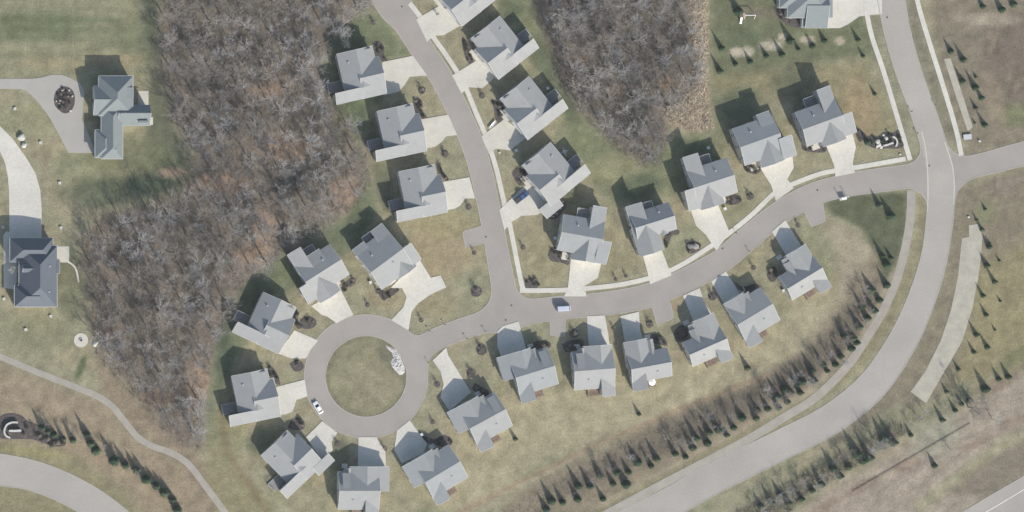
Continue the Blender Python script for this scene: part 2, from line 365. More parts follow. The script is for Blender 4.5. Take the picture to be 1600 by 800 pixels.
# ------------------------------------------------------------------ ground
def build_ground():
    fine_x = np.arange(-230, 231, 1.0); fine_y = np.arange(-150, 151, 1.0)
    ext = np.array([240, 260, 300, 380, 550, 900, 1600, 3200, 6000.])
    xs = np.concatenate([-ext[::-1], fine_x, ext]); ys = np.concatenate([-(ext[::-1] - 80), fine_y, ext - 80])
    ys = np.array(sorted(set(ys[(ys <= -150) | (ys >= 150)].tolist() + fine_y.tolist())))
    X, Y = np.meshgrid(xs, ys); PX = X / S + 800; PY = 400 - Y / S
    C = np.zeros(X.shape + (3,))
    K = 0.70                                   # sunlit picture value -> surface colour
    def c(r, g, b): return np.array(lin(r, g, b)[:3]) * K
    def vn(sc, seed):
        rs = np.random.RandomState(seed); g = rs.rand(200, 200); u = (PX / sc) % 199; v = (PY / sc) % 199
        i = np.floor(v).astype(int) % 199; j = np.floor(u).astype(int) % 199; a = u - np.floor(u); b = v - np.floor(v); a = a * a * (3 - 2 * a); b = b * b * (3 - 2 * b)
        return g[i, j] * (1 - a) * (1 - b) + g[i, j + 1] * a * (1 - b) + g[i + 1, j] * (1 - a) * b + g[i + 1, j + 1] * a * b
    n1 = vn(37, 1) * 0.6 + vn(17, 2) * 0.4; n2 = vn(61, 3) * 0.5 + vn(23, 4) * 0.3 + vn(9, 5) * 0.2; n3 = vn(6, 6)
    C[:] = c(158, 150, 120)
    def mixin(mask, col): C[:] = C * (1 - mask[..., None]) + col * mask[..., None]
    mixin(np.clip((n1 - 0.42) * 3, 0, 1) * 0.6, c(168, 152, 120))
    mixin(np.clip((n2 - 0.5) * 4, 0, 1) * 0.5, c(140, 142, 108))
    wob = (n2 - 0.5) * 6 * 1.2
    def area(pts, col, soft=3.0, amt=1.0, wobble=1.0):
        d = poly_dist(PX, PY, pts) + wob * wobble; mixin(np.clip(0.5 - d / (2 * soft), 0, 1) * amt, c(*col))
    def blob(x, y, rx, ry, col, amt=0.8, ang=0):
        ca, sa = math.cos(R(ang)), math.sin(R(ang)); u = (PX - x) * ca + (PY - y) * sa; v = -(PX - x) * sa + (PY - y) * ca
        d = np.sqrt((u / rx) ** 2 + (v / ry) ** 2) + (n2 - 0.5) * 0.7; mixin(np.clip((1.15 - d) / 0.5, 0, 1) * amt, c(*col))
    def stroke(pts, w, col, amt=0.8, soft=2.0):
        d = seg_dist(PX, PY, pts, [w] * len(pts)); mixin(np.clip(0.5 - d / (2 * soft), 0, 1) * amt, c(*col))
    # left side
    area([(-80,-80),(262,-80),(250,60),(250,120),(-80,125)], (152,146,114), 6)
    for y, a in ((28, .9), (44, .8), (58, .6), (84, .4), (12, .35)):
        stroke([(-40, y), (90, y + 2), (190, y + 4)], 4, (98,112,80), a * 0.75, 5)
    blob(60,38,70,24,(100,112,80),0.55); blob(215,60,35,35,(118,122,90),0.6); blob(170,95,60,12,(168,150,114),0.7); blob(175,70,45,8,(125,125,95),0.5,-8)
    blob(90,100,70,12,(160,146,112),0.6)
    area([(245,-80),(255,60),(256,120),(275,190),(300,250),(290,300),(225,300),(225,220),(235,120),(215,0)], (96,100,80), 12, 0.8)
    blob(205,255,90,45,(118,120,88),0.75); blob(160,300,70,25,(96,104,80),0.8); blob(240,290,50,22,(88,98,78),0.85)
    blob(50,190,60,30,(150,148,112),0.6); blob(120,260,40,30,(140,140,104),0.6)
    blob(110,440,24,60,(108,112,84),0.7); blob(60,520,70,30,(142,138,106),0.7); blob(126,575,6,22,(92,108,72),0.9,22)
    area([(-80,540),(0,565),(100,605),(165,630),(215,690),(270,715),(320,770),(380,850),(100,850),(-80,850)], (160,142,116), 8)
    area([(-80,695),(0,690),(60,695),(120,715),(200,770),(250,850),(150,850),(-80,850)], (146,138,104), 10, 0.9)
    blob(45,706,60,7,(162,150,104),0.7,6)
    area([(150,560),(230,640),(320,720),(380,800),(330,800),(270,715),(200,665),(160,610)], (150,130,108), 6, 0.8)
    # wood floors
    area(WOOD_W, (136,122,107), 12, 1.0, 2.0); area(WOOD_E, (130,118,105), 12, 1.0, 2.0)
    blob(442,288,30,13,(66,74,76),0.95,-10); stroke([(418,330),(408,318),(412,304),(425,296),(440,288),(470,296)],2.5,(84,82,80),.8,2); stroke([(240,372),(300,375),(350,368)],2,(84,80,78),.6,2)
    for x, y, rx, ry in ((415,140,30,14),(445,232,52,24),(340,285,62,20),(540,300,22,32),(415,345,18,38),(395,400,30,20),(270,270,30,10),(555,340,22,14),(905,90,20,12),(965,140,14,8),(1040,130,14,10),(170,520,20,14),(250,620,30,16),(310,600,22,40)):
        blob(x, y, rx, ry, (170,142,118), 0.9)
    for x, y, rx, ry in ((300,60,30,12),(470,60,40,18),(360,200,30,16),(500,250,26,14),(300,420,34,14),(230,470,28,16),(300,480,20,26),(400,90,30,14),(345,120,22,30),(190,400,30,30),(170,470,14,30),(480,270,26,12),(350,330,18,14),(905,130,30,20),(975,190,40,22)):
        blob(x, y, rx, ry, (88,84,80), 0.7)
    area([(1072,-40),(1102,-40),(1104,100),(1104,150),(1114,200),(1085,205),(1048,192),(1035,172),(1070,158),(1090,120)], (178,156,128), 5, 1.0)
    # lawns between houses : greener behind the houses
    area([(735,-30),(822,-30),(855,80),(870,130),(905,175),(1000,265),(1050,215),(1112,205),(1112,250),(1060,300),(960,320),(900,260),(860,130),(790,20)], (122,128,92), 8, 0.75)
    blob(955,262,50,24,(152,146,108),0.8); blob(900,215,30,20,(136,138,100),0.7)
    area([(505,100),(520,62),(570,18),(600,30),(640,85),(600,95),(600,160),(575,170),(560,230),(590,330),(560,380),(520,360),(575,290),(550,200),(520,160)], (112,122,88), 6, 0.8)
    area([(360,480),(410,420),(470,380),(520,350),(560,380),(480,440),(420,470),(380,540),(340,620),(330,700),(322,640),(335,560)], (112,120,92), 8, 0.85)
    blob(530,200,12,40,(150,144,108),0.7); blob(440,425,40,14,(122,126,92),0.7,-35)
    area([(330,690),(420,780),(440,850),(360,850),(318,740)], (150,142,104), 6, 0.8)
    blob(355,660,30,60,(136,134,98),0.6)
    stroke([(345,640),(352,700),(390,760),(420,800)], 5, (134,112,84), 0.6, 4)
    # NE back gardens
    area([(1108,-80),(1352,-80),(1352,20),(1370,90),(1330,90),(1200,120),(1115,150)], (112,116,86), 8, 0.9)
    area([(1112,120),(1250,105),(1350,95),(1395,180),(1410,240),(1330,200),(1240,160),(1120,150)], (152,140,104), 10, 0.8)
    blob(1345,165,26,55,(164,142,108),0.8,-15); blob(1160,60,30,20,(98,106,78),0.6); blob(1285,55,20,14,(120,122,92),0.6)
    for x, y, rx, ry in ((1150,82,9,8),(1168,81,9,7),(1205,71,18,8),(1262,62,12,6),(1222,58,7,6),(1313,64,9,7)): blob(x, y, rx, ry, (190,176,152), 0.95)
    area([(1112,150),(1190,130),(1200,180),(1140,230),(1112,260)], (124,124,92), 8, 0.6)
    blob(1190,20,40,10,(140,124,106),0.6,10)
    # middle lawns
    blob(690,395,50,50,(170,150,114),0.7); blob(700,350,50,26,(160,148,108),0.6); blob(850,410,40,34,(156,146,110),0.6)
    blob(960,410,30,26,(148,138,104),0.6); blob(605,470,30,14,(168,152,118),0.7); blob(680,475,40,22,(160,146,110),0.6)
    blob(1150,320,34,24,(142,136,102),0.6); blob(1055,470,12,20,(168,146,112),0.8); blob(1165,410,20,34,(156,144,108),0.7,35)
    d = np.hypot(PX - 572, PY - 588); mixin(np.clip((66 - d) / 3, 0, 1), c(148,140,110)); blob(585,600,36,34,(160,148,120),0.5)
    mixin(np.clip((d - 55) / 5, 0, 1) * np.clip((65 - d) / 3, 0, 1) * 0.5, c(120,118,90)); blob(606,556,14,30,(118,114,94),0.8,-30)
    # back lawns of the lower row
    area([(690,640),(820,620),(900,615),(1060,570),(1220,500),(1300,440),(1320,480),(1240,560),(1120,625),(1000,660),(850,715),(760,790),(700,800),(660,780)], (172,160,128), 10, 0.95)
    area([(1275,345),(1300,340),(1345,360),(1375,400),(1360,470),(1290,560),(1180,640),(1240,560),(1310,470),(1310,400)], (168,154,128), 8, 0.9)
    blob(1215,600,60,10,(162,132,98),0.5,-32)
    # planted slope above the trail
    area([(1375,400),(1392,420),(1372,500),(1330,560),(1250,620),(1100,705),(960,775),(860,850),(740,850),(820,760),(950,695),(1050,645),(1150,605),(1260,545),(1310,490),(1330,440)], (146,132,110), 6, 1.0)
    area([(1330,470),(1370,440),(1330,550),(1240,610),(1060,700),(900,770),(870,760),(1050,660),(1200,590),(1290,530)], (112,102,90), 10, 0.75)
    stroke([(700,810),(770,775),(850,735),(930,695),(1010,662),(1060,640),(1140,610),(1200,585)], 3.5, (160,134,108), 0.8, 3)
    stroke([(772,775),(850,742),(925,700)], 1.5, (186,168,142), 0.6, 2)
    stroke([(1392,430),(1372,480),(1335,540),(1260,615),(1150,675),(1040,735),(940,790)], 5, (172,156,132), 0.7, 4)
    # corner east of the estate
    area([(1282,318),(1320,306),(1417,298),(1414,360),(1400,410),(1385,440),(1370,400),(1345,358),(1300,335)], (98,102,76), 4, 0.95)
    # main road verges
    stroke([(1362,-40),(1375,60),(1400,130),(1430,230)], 9, (150,146,118), 0.9, 4)
    stroke([(1420,-40),(1435,60),(1460,130),(1488,220)], 9, (136,128,108), 0.9, 4)
    stroke([(1444,310),(1440,360),(1428,410),(1408,460),(1380,515),(1345,560),(1300,605),(1240,642),(1100,715),(960,790),(850,850)], 8, (148,138,106), 0.9, 3)
    area([(1445,-60),(1800,-60),(1800,190),(1600,222),(1512,245),(1490,180),(1465,90)], (140,128,108), 8, 0.95)
    area([(1520,60),(1570,20),(1800,0),(1800,170),(1560,190),(1540,120)], (126,113,98), 14, 0.9)
    for k in range(12): blob(1510 + (k * 37) % 110, 25 + (k * 53) % 165, 14, 7, (110,99,87) if k % 2 else (158,140,118), 0.6, k * 25)
    blob(1540,30,50,12,(176,162,140),0.7); blob(1585,180,30,20,(128,130,92),0.8); blob(1555,160,16,50,(160,142,118),0.6,-10)
    area([(1492,290),(1520,285),(1600,262),(1800,220),(1800,620),(1560,590),(1470,620),(1420,640),(1350,690),(1300,690),(1420,560),(1480,430)], (142,130,108), 8, 0.95)
    area([(1520,420),(1600,380),(1700,400),(1700,520),(1560,590),(1480,610),(1510,520)], (154,142,104), 14, 0.9)
    blob(1570,290,30,20,(148,130,116),0.6); blob(1540,330,20,20,(134,132,96),0.7)
    for x, y, rx, ry, an in ((540,60,30,25,0),(552,150,16,60,-10),(575,200,14,50,-15),(600,290,14,45,-12),(790,25,30,18,-35),(850,100,18,45,-30),(880,160,14,45,-35),(1150,165,38,28,-18),(1240,130,34,26,-18),(1090,235,30,18,-18),(1000,290,34,20,-16),(880,300,30,25,0),(480,360,26,16,-30),(560,345,30,16,-35),(400,455,26,22,-30),(350,550,14,60,0),(410,690,24,20,-40),(530,715,20,30,0)): blob(x, y, rx, ry, (84,96,74), 0.6, an)  # house shade painted into the lawn: darker green where their shadows fall
    area([(1320,690),(1400,630),(1440,640),(1520,590),(1500,640),(1400,680),(1300,750),(1180,850),(1100,850)], (140,136,108), 8, 0.9)
    area([(1180,850),(1300,760),(1420,690),(1520,630),(1700,520),(1800,560),(1800,650),(1600,742),(1500,800),(1440,850)], (168,152,134), 8, 0.95)
    for k in range(9): stroke([(1250 + k * 34, 800 - k * 6), (1400 + k * 22, 722 - k * 4), (1600, 640 + k * 10)], 1.2, (136,118,100) if k % 2 else (182,166,146), 0.55, 2)
    for x, y, rx, ry in ((1345,760,30,10),(1420,725,26,9),(1560,600,34,12),(1530,690,30,8),(1290,790,30,8),(1580,660,30,12)): blob(x, y, rx, ry, (146,124,106), 0.6, -28)
    blob(1465,680,44,30,(160,156,134),0.8,-30); stroke([(1440,790),(1500,745),(1560,700),(1640,660)], 10, (160,154,120), 0.8, 6)
    area([(1480,770),(1560,710),(1700,640),(1800,640),(1600,742),(1540,778)], (134,122,104), 6, 0.8)
    blob(1585,560,40,12,(120,124,86),0.7,-35)
    g_ = C.mean(axis=2, keepdims=True); C = (g_ + (C - g_) * 0.88) * np.array([0.970, 0.995, 0.985])
    speck = 1 + (n3 - 0.5) * 0.26 + (vn(13, 8) - .5) * .16; C *= speck[..., None]
    ny, nx = X.shape; idx = np.arange(ny * nx).reshape(ny, nx)
    f = np.stack([idx[:-1, :-1], idx[:-1, 1:], idx[1:, 1:], idx[1:, :-1]], -1).reshape(-1, 4)
    v = np.stack([X, Y, np.zeros_like(X)], -1).reshape(-1, 3)
    me = bpy.data.meshes.new("ground"); me.from_pydata(v.tolist(), [], f.tolist()); me.materials.append(M_ground)
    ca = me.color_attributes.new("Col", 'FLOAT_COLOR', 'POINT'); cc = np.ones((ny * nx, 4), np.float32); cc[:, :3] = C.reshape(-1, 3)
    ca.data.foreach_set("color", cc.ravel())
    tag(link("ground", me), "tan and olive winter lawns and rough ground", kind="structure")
build_ground()

# ------------------------------------------------------------------ houses
def win_meshes():
    f = MB(); w, h, t = 1.2, 1.35, 0.10
    f.box((0, 0.04, h / 2 + .0), (t, 0.12, h - 2 * t)); f.v = []; f.f = []; f.m = []
    for sx in (-1, 1): f.box((sx * (w / 2 - t / 2), 0.03, 0), (t, 0.10, h))
    for sz in (-1, 1): f.box((0, 0.03, sz * (h / 2 - t / 2)), (w - 2 * t, 0.10, t))
    f.box((0, 0.03, 0), (w - 2 * t, 0.07, 0.05))
    s = MB(); s.box((0, 0.07, -h / 2 - 0.04), (w + 0.2, 0.18, 0.08))
    p = MB(); p.box((0, 0.015, 0), (w - 2 * t, 0.03, h - 2 * t))
    return f.mesh("window", M_trim), p.mesh("pane", M_glass), s.mesh("sill", M_trim)
WF, WP, WS = win_meshes()
def gdoor_mesh(w):
    m = MB(); hh = 2.2; n = 4; ph = hh / n
    for i in range(n): m.box((0, 0.04, ph * (i + 0.5)), (w, 0.06, ph - 0.03))
    m.box((0, 0.015, hh / 2), (w, 0.03, hh)); 
    for sx in (-1, 1): m.box((sx * (w / 2 + 0.07), 0.05, hh / 2 + 0.05), (0.14, 0.10, hh + 0.1))
    m.box((0, 0.05, hh + 0.17), (w + 0.28, 0.10, 0.14))
    return m.mesh("garage_door", M_gdoor)
GD5, GD3 = gdoor_mesh(4.9), gdoor_mesh(2.7)
def door_mesh():
    m = MB(); m.box((0, 0.03, 1.05), (0.95, 0.06, 2.1))
    for sx in (-1, 1): m.box((sx * 0.53, 0.05, 1.1), (0.10, 0.10, 2.2))
    m.box((0, 0.05, 2.25), (1.16, 0.10, 0.1)); return m.mesh("front_door", M_door)
DM = door_mesh()
HOUSE_RECTS = []

def house(name, label, anchor, th, mirror, wings, e0, roofm=None, wallm=None, vents=(), roof_boxes=(), decks=(), doors=(), slabs=(), over=0.40, porch_posts=()):
    roofm = roofm or M_ROOFS[len(HOUSE_RECTS) % 3]; wallm = wallm or M_wall
    ax, ay = W(anchor[0], anchor[1], e0)
    t = R(th); u = Vector((math.cos(t), -math.sin(t), 0)); v = Vector((math.sin(t), math.cos(t), 0)) * -1
    v = Vector((-math.sin(t), -math.cos(t), 0))
    if mirror: v = -v
    A = Vector((ax, ay, 0)); ctr = A + u * (32 * S) + v * (30 * S); ctr.z = 0
    root = empty(name, ctr); tag(root, label, "house", "houses of the estate")
    def Q(a, b, z=0.0): p = A + u * (a * S) + v * (b * S) - ctr; return (p.x, p.y, z)
    walls = MB(); roof = MB(); trim = MB(); TH = 0.16; flip = mirror
    rects = [(min(w[0], w[1]), max(w[0], w[1]), min(w[2], w[3]), max(w[2], w[3])) for w in wings]
    for r in rects: HOUSE_RECTS.append([(Q(a, b)[0] + ctr.x, Q(a, b)[1] + ctr.y) for a, b in ((r[0], r[2]), (r[1], r[2]), (r[1], r[3]), (r[0], r[3]))])
    def quad(mb, pts, th, mi=0, ms=1):
        b = [(x, y, z - th) for x, y, z in pts]
        mb.hexa(b, pts, mi, ms) 
    def height(k, a, b):
        """roof height of wing k at local a,b (None outside)"""
        u0, u1, v0, v1 = rects[k]; kind, e, rise, x = wings[k][4], wings[k][5], wings[k][6], wings[k][7]
        if not (u0 < a < u1 and v0 < b < v1): return None
        if kind == 'gu': r = v0 + (v1 - v0) * x; return e + rise * ((b - v0) / (r - v0) if b < r else (v1 - b) / (v1 - r))
        if kind == 'gv': r = u0 + (u1 - u0) * x; return e + rise * ((a - u0) / (r - u0) if a < r else (u1 - a) / (u1 - r))
        if kind == 's+u': return e + rise * (u1 - a) / (u1 - u0)
        if kind == 's-u': return e + rise * (a - u0) / (u1 - u0)
        if kind == 's+v': return e + rise * (v1 - b) / (v1 - v0)
        if kind == 's-v': return e + rise * (b - v0) / (v1 - v0)
        if kind == 'h':
            hw = min(u1 - u0, v1 - v0) / 2; return e + rise * min(a - u0, u1 - a, b - v0, v1 - b, hw) / hw
        return e
    for k, w in enumerate(wings):
        u0, u1, v0, v1 = rects[k]; kind, e, rise, x = w[4], w[5] + 0.012 * k, w[6], w[7]
        iw = (over + 0.02 * k) / S; a0, a1, b0, b1 = u0 + iw, u1 - iw, v0 + iw, v1 - iw
        def hgt(a, b): return max(0.5, height(k, min(max(a, u0 + .01), u1 - .01), min(max(b, v0 + .01), v1 - .01)) - TH - 0.03)
        # walls: prism with the top following the roof
        if kind == 'gu': ring = [(a0, b0), (a1, b0), (a1, v0 + (v1 - v0) * x), (a1, b1), (a0, b1), (a0, v0 + (v1 - v0) * x)]
        elif kind == 'gv': ring = [(a0, b0), (u0 + (u1 - u0) * x, b0), (a1, b0), (a1, b1), (u0 + (u1 - u0) * x, b1), (a0, b1)]
        else: ring = [(a0, b0), (a1, b0), (a1, b1), (a0, b1)]
        i0 = len(walls.v); n = len(ring)
        walls.v += [Q(a, b, -0.3) for a, b in ring]
        walls.v += [Q(a, b, (e - TH - 0.03) if kind == 'h' else hgt(a, b)) for a, b in ring]
        for q in range(n):
            r = (q + 1) % n; walls.f.append((i0 + q, i0 + r, i0 + n + r, i0 + n + q)); walls.m.append(0)
        # roof
        if kind in ('gu', 'gv'):
            g = 0.07 / S
            if kind == 'gu':
                r = v0 + (v1 - v0) * x
                quad(roof, [Q(u0, v0, e), Q(u1, v0, e), Q(u1, r, e + rise), Q(u0, r, e + rise)], TH)
                quad(roof, [Q(u0, r, e + rise), Q(u1, r, e + rise), Q(u1, v1, e), Q(u0, v1, e)], TH)
                for ua, ub in ((u0 - g, u0), (u1, u1 + g)):
                    quad(trim, [Q(ua, v0, e + .03), Q(ub, v0, e + .03), Q(ub, r, e + rise + .03), Q(ua, r, e + rise + .03)], TH + 0.16, 0, 0)
                    quad(trim, [Q(ua, r, e + rise + .03), Q(ub, r, e + rise + .03), Q(ub, v1, e + .03), Q(ua, v1, e + .03)], TH + 0.16, 0, 0)
                for va, vb in ((v0 - g * .5, v0), (v1, v1 + g * .5)): quad(trim, [Q(u0, va, e - .03), Q(u1, va, e - .03), Q(u1, vb, e - .03), Q(u0, vb, e - .03)], 0.12, 0, 0)
                quad(trim, [Q(u0, r - .3, e + rise + .01), Q(u1, r - .3, e + rise + .01), Q(u1, r + .3, e + rise + .01), Q(u0, r + .3, e + rise + .01)], 0.05, 1, 1)
            else:
                r = u0 + (u1 - u0) * x
                quad(roof, [Q(u0, v0, e), Q(r, v0, e + rise), Q(r, v1, e + rise), Q(u0, v1, e)], TH)
                quad(roof, [Q(r, v0, e + rise), Q(u1, v0, e), Q(u1, v1, e), Q(r, v1, e + rise)], TH)
                for va, vb in ((v0 - g, v0), (v1, v1 + g)):
                    quad(trim, [Q(u0, va, e + .03), Q(r, va, e + rise + .03), Q(r, vb, e + rise + .03), Q(u0, vb, e + .03)], TH + 0.16, 0, 0)
                    quad(trim, [Q(r, va, e + rise + .03), Q(u1, va, e + .03), Q(u1, vb, e + .03), Q(r, vb, e + rise + .03)], TH + 0.16, 0, 0)
                for ua, ub in ((u0 - g * .5, u0), (u1, u1 + g * .5)): quad(trim, [Q(ua, v0, e - .03), Q(ub, v0, e - .03), Q(ub, v1, e - .03), Q(ua, v1, e - .03)], 0.12, 0, 0)
                quad(trim, [Q(r - .3, v0, e + rise + .01), Q(r + .3, v0, e + rise + .01), Q(r + .3, v1, e + rise + .01), Q(r - .3, v1, e + rise + .01)], 0.05, 1, 1)
        elif kind == 'h':
            du, dv = u1 - u0, v1 - v0; hw = min(du, dv) / 2
            if du >= dv: r0, r1 = (u0 + hw, v0 + hw), (u1 - hw - 0.01, v0 + hw)
            else: r0, r1 = (u0 + hw, v0 + hw), (u0 + hw, v1 - hw - 0.01)
            zr = e + rise; E = [Q(u0, v0, e), Q(u1, v0, e), Q(u1, v1, e), Q(u0, v1, e)]; p0, p1 = Q(*r0, zr), Q(*r1, zr)
            if du >= dv: fs = [[E[0], E[1], p1, p0], [E[1], E[2], p1], [E[2], E[3], p0, p1], [E[3], E[0], p0]]
            else: fs = [[E[0], E[1], p0], [E[1], E[2], p1, p0], [E[2], E[3], p1], [E[3], E[0], p0, p1]]
            for f in fs: roof.face(f, 0)
            z2 = e - 0.02
            for (a, b, c, d) in ((u0 - .5, u1 + .5, v0 - .5, v0), (u0 - .5, u1 + .5, v1, v1 + .5), (u0 - .5, u0, v0, v1), (u1, u1 + .5, v0, v1)):
                quad(trim, [Q(a, c, z2), Q(b, c, z2), Q(b, d, z2), Q(a, d, z2)], 0.2, 0, 0)
            roof.face([Q(u0, v0, e - .01), Q(u0, v1, e - .01), Q(u1, v1, e - .01), Q(u1, v0, e - .01)], 1)
        else:
            hz = {(0, 0): None}; z = lambda a, b: height(k, min(max(a, u0 + .001), u1 - .001), min(max(b, v0 + .001), v1 - .001)) + 0.012 * k
            quad(roof, [Q(u0, v0, z(u0, v0)), Q(u1, v0, z(u1, v0)), Q(u1, v1, z(u1, v1)), Q(u0, v1, z(u0, v1))], TH)
            g = 0.07 / S
            for (a, b, c, d) in ((u0 - g, u0, v0, v1), (u1, u1 + g, v0, v1), (u0, u1, v0 - g, v0), (u0, u1, v1, v1 + g)):
                ca = lambda a, b: z(a, b)
                # skip trim buried in a neighbour
                mid = ((a + b) / 2, (c + d) / 2); hh = [height(q, *mid) for q in range(len(wings)) if q != k]
                if any(h is not None and h > z(*mid) - 1.3 for h in hh): continue
                quad(trim, [Q(a, c, ca(a, c) + .02), Q(b, c, ca(b, c) + .02), Q(b, d, ca(b, d) + .02), Q(a, d, ca(a, d) + .02)], TH + 0.06, 0, 0)
        # windows
        lv = [1.5] if e < 4.9 else [1.5, 3.9]
        for (p, q, nx_, ny_) in (((a0, b0), (a1, b0), 0, -1), ((a1, b0), (a1, b1), 1, 0), ((a1, b1), (a0, b1), 0, 1), ((a0, b1), (a0, b0), -1, 0)):
            L = math.hypot(q[0] - p[0], q[1] - p[1]) * S
            n = int(L // 3.4)
            for s in range(n):
                f = (s + 0.5) / n; a = p[0] + (q[0] - p[0]) * f; b = p[1] + (q[1] - p[1]) * f
                oa, ob = a + nx_ * 2.5, b + ny_ * 2.5
                if any(r[0] < oa < r[1] and r[2] < ob < r[3] for j, r in enumerate(rects) if j != k): continue
                if any(r[0] + iw < a < r[1] - iw and r[2] + iw < b < r[3] - iw for j, r in enumerate(rects) if j != k): continue
                nd = u * nx_ + v * ny_
                if any(abs(a - d[0]) + abs(b - d[1]) < 13 for d in doors): continue
                for zz in lv:
                    if len([1 for _ in lv]) == 2 and e < 4.9: continue
                    px_, py_, _ = Q(a + nx_ * 0.04, b + ny_ * 0.04)
                    o = link("window", WF, root, (px_, py_, zz), (0, 0, math.atan2(nd.y, nd.x) - math.pi / 2))
                    link("pane", WP, o); link("sill", WS, o)
    walls.build("wall", wallm, root); roof.build("roof", [roofm, M_trim], root); trim.build("fascia", [M_trim, roofm], root)
    for d in doors:      # (a, b, facing(nx,ny), kind)
        a, b, (nx_, ny_), kd = d; nd = u * nx_ + v * ny_; px_, py_, _ = Q(a, b)
        link({'5': "garage_door", '3': "garage_door", 'd': "front_door"}[kd], {'5': GD5, '3': GD3, 'd': DM}[kd], root, (px_, py_, 0.14), (0, 0, math.atan2(nd.y, nd.x) - math.pi / 2))
    ro = None
    for (a, b) in vents:
        hs = [h for h in (height(k, a, b) for k in range(len(wings))) if h is not None]
        if not hs: continue
        m = MB(); x_, y_, _ = Q(a, b); m.box((x_, y_, max(hs) + 0.1), (0.4, 0.4, 0.36)); m.box((x_, y_, max(hs) + 0.3), (0.5, 0.5, 0.06)); m.build("roof_vent", M_metal, root)
    for (a, b, c, d, hh) in roof_boxes:
        hs = [h for h in (height(k, (a + b) / 2, (c + d) / 2) for k in range(len(wings))) if h is not None]
        m = MB(); zt = max(hs) + hh; poly = [Q(a, c)[:2], Q(b, c)[:2], Q(b, d)[:2], Q(a, d)[:2]]
        m.prism(poly, max(hs) - 1.5, zt, 0, 0); g = .5
        m.prism([Q(a - g, c - g)[:2], Q(b + g, c - g)[:2], Q(b + g, d + g)[:2], Q(a - g, d + g)[:2]], zt, zt + .1, 1, 1); m.build("roof_box", [wallm, roofm], root)
    for (a, b, c, d, z, mt) in decks:
        m = MB(); nb = int((b - a) * S / 0.3)
        for s in range(nb):
            p = a + (b - a) * s / nb; q = a + (b - a) * (s + 0.92) / nb
            m.prism([Q(p, c)[:2], Q(q, c)[:2], Q(q, d)[:2], Q(p, d)[:2]], z - 0.08, z)
        m.prism([Q(a, c)[:2], Q(b, c)[:2], Q(b, d)[:2], Q(a, d)[:2]], z - 0.3, z - 0.085)
        dk = m.build("deck", mt, root)
        m = MB()
        for (p, q) in (((a, c), (b, c)), ((b, c), (b, d)), ((b, d), (a, d)), ((a, d), (a, c))):
            mid = ((p[0] + q[0]) / 2 , (p[1] + q[1]) / 2); ca, cb = (a + b) / 2, (c + d) / 2
            o2 = (mid[0] + (mid[0] - ca) * 0.3, mid[1] + (mid[1] - cb) * 0.3)
            if any(r[0] < o2[0] < r[1] and r[2] < o2[1] < r[3] for r in rects): continue
            n = max(2, int(math.hypot(q[0] - p[0], q[1] - p[1]) * S / 1.2))
            for s in range(n + 1):
                f = s / n; x_, y_, _ = Q(p[0] + (q[0] - p[0]) * f, p[1] + (q[1] - p[1]) * f); m.box((x_, y_, (z + 1.0 - 0.3) / 2), (0.1, 0.1, z + 1.3))
            for zz in (z + 0.95, z + 0.5): m.tube(Q(p[0], p[1], zz), Q(q[0], q[1], zz), 0.05, 0.05, 4)
        if m.f: m.build("railing", M_wood if mt is M_deck else M_trim, dk)
    for (a, b, c, d) in slabs:
        m = MB(); m.prism([Q(a, c)[:2], Q(b, c)[:2], Q(b, d)[:2], Q(a, d)[:2]], -0.05, 0.16); m.build("porch_step", M_conc, root)
    return root

rj = lambda a: a * random.uniform(0.97, 1.03)
def plan_front(name, label, anchor, th, mirror, e=4.8, extra=(), deck=M_decks, **kw):       # street-side garage gable, long rear strip
    w = [(0, 57.5, 0, 60, 'gv', e, rj(2.2), .5), (25, 63, 17, 77.5, 'gu', e - .1, rj(2.75), .46), (-17, 30, 59, 77, 's+v', e - .1, rj(1.85), 0)]
    w += list(extra)
    iw = 0.42 / S
    return house(name, label, anchor, th, mirror, w, e, doors=[(63 - iw + .2, 54, (1, 0), '5'), (57.5 - iw + .2, 10, (1, 0), 'd')],
                 vents=[(14, 17)], roof_boxes=[(41, 53, 3.2, 4.6, .28)], decks=[(-22, 1, 42, 58.5, 1.4 if e > 4 else .5, deck)], slabs=[(62, 68, 17, 38)], **kw)  # long low box added on the roof slope to cast a thin shadow line
def plan_rear(name, label, anchor, th, mirror, e=5.0, strip=True, far=80.5, d=57, g=66, side=(29, 62), extra=(), **kw):
    w = [(0, 65, 0, d, 'gu', e, rj(2.25), .5), (24, 62, d / 2, g, 'gv', e - .2, rj(2.15), .52), (60, far, side[0], side[1], 's+v', e - .2, rj(2.2), 0)]
    if strip: w.append((41.5, 65, -21, d / 2, 's+u', e, rj(1.3), 0))
    w += list(extra); iw = 0.42 / S
    return house(name, label, anchor, th, mirror, w, e, doors=[(43, g - iw + .2, (0, 1), '5'), (69.5, side[1] - iw + .2, (0, 1), '3'), (14, d - iw + .2, (0, 1), 'd')],
                 vents=[(24, 14)], decks=[(22, 41, -14, 1, 2.6, M_decks)] if strip else [], slabs=[(14, 26, d, g + 2)], **kw)
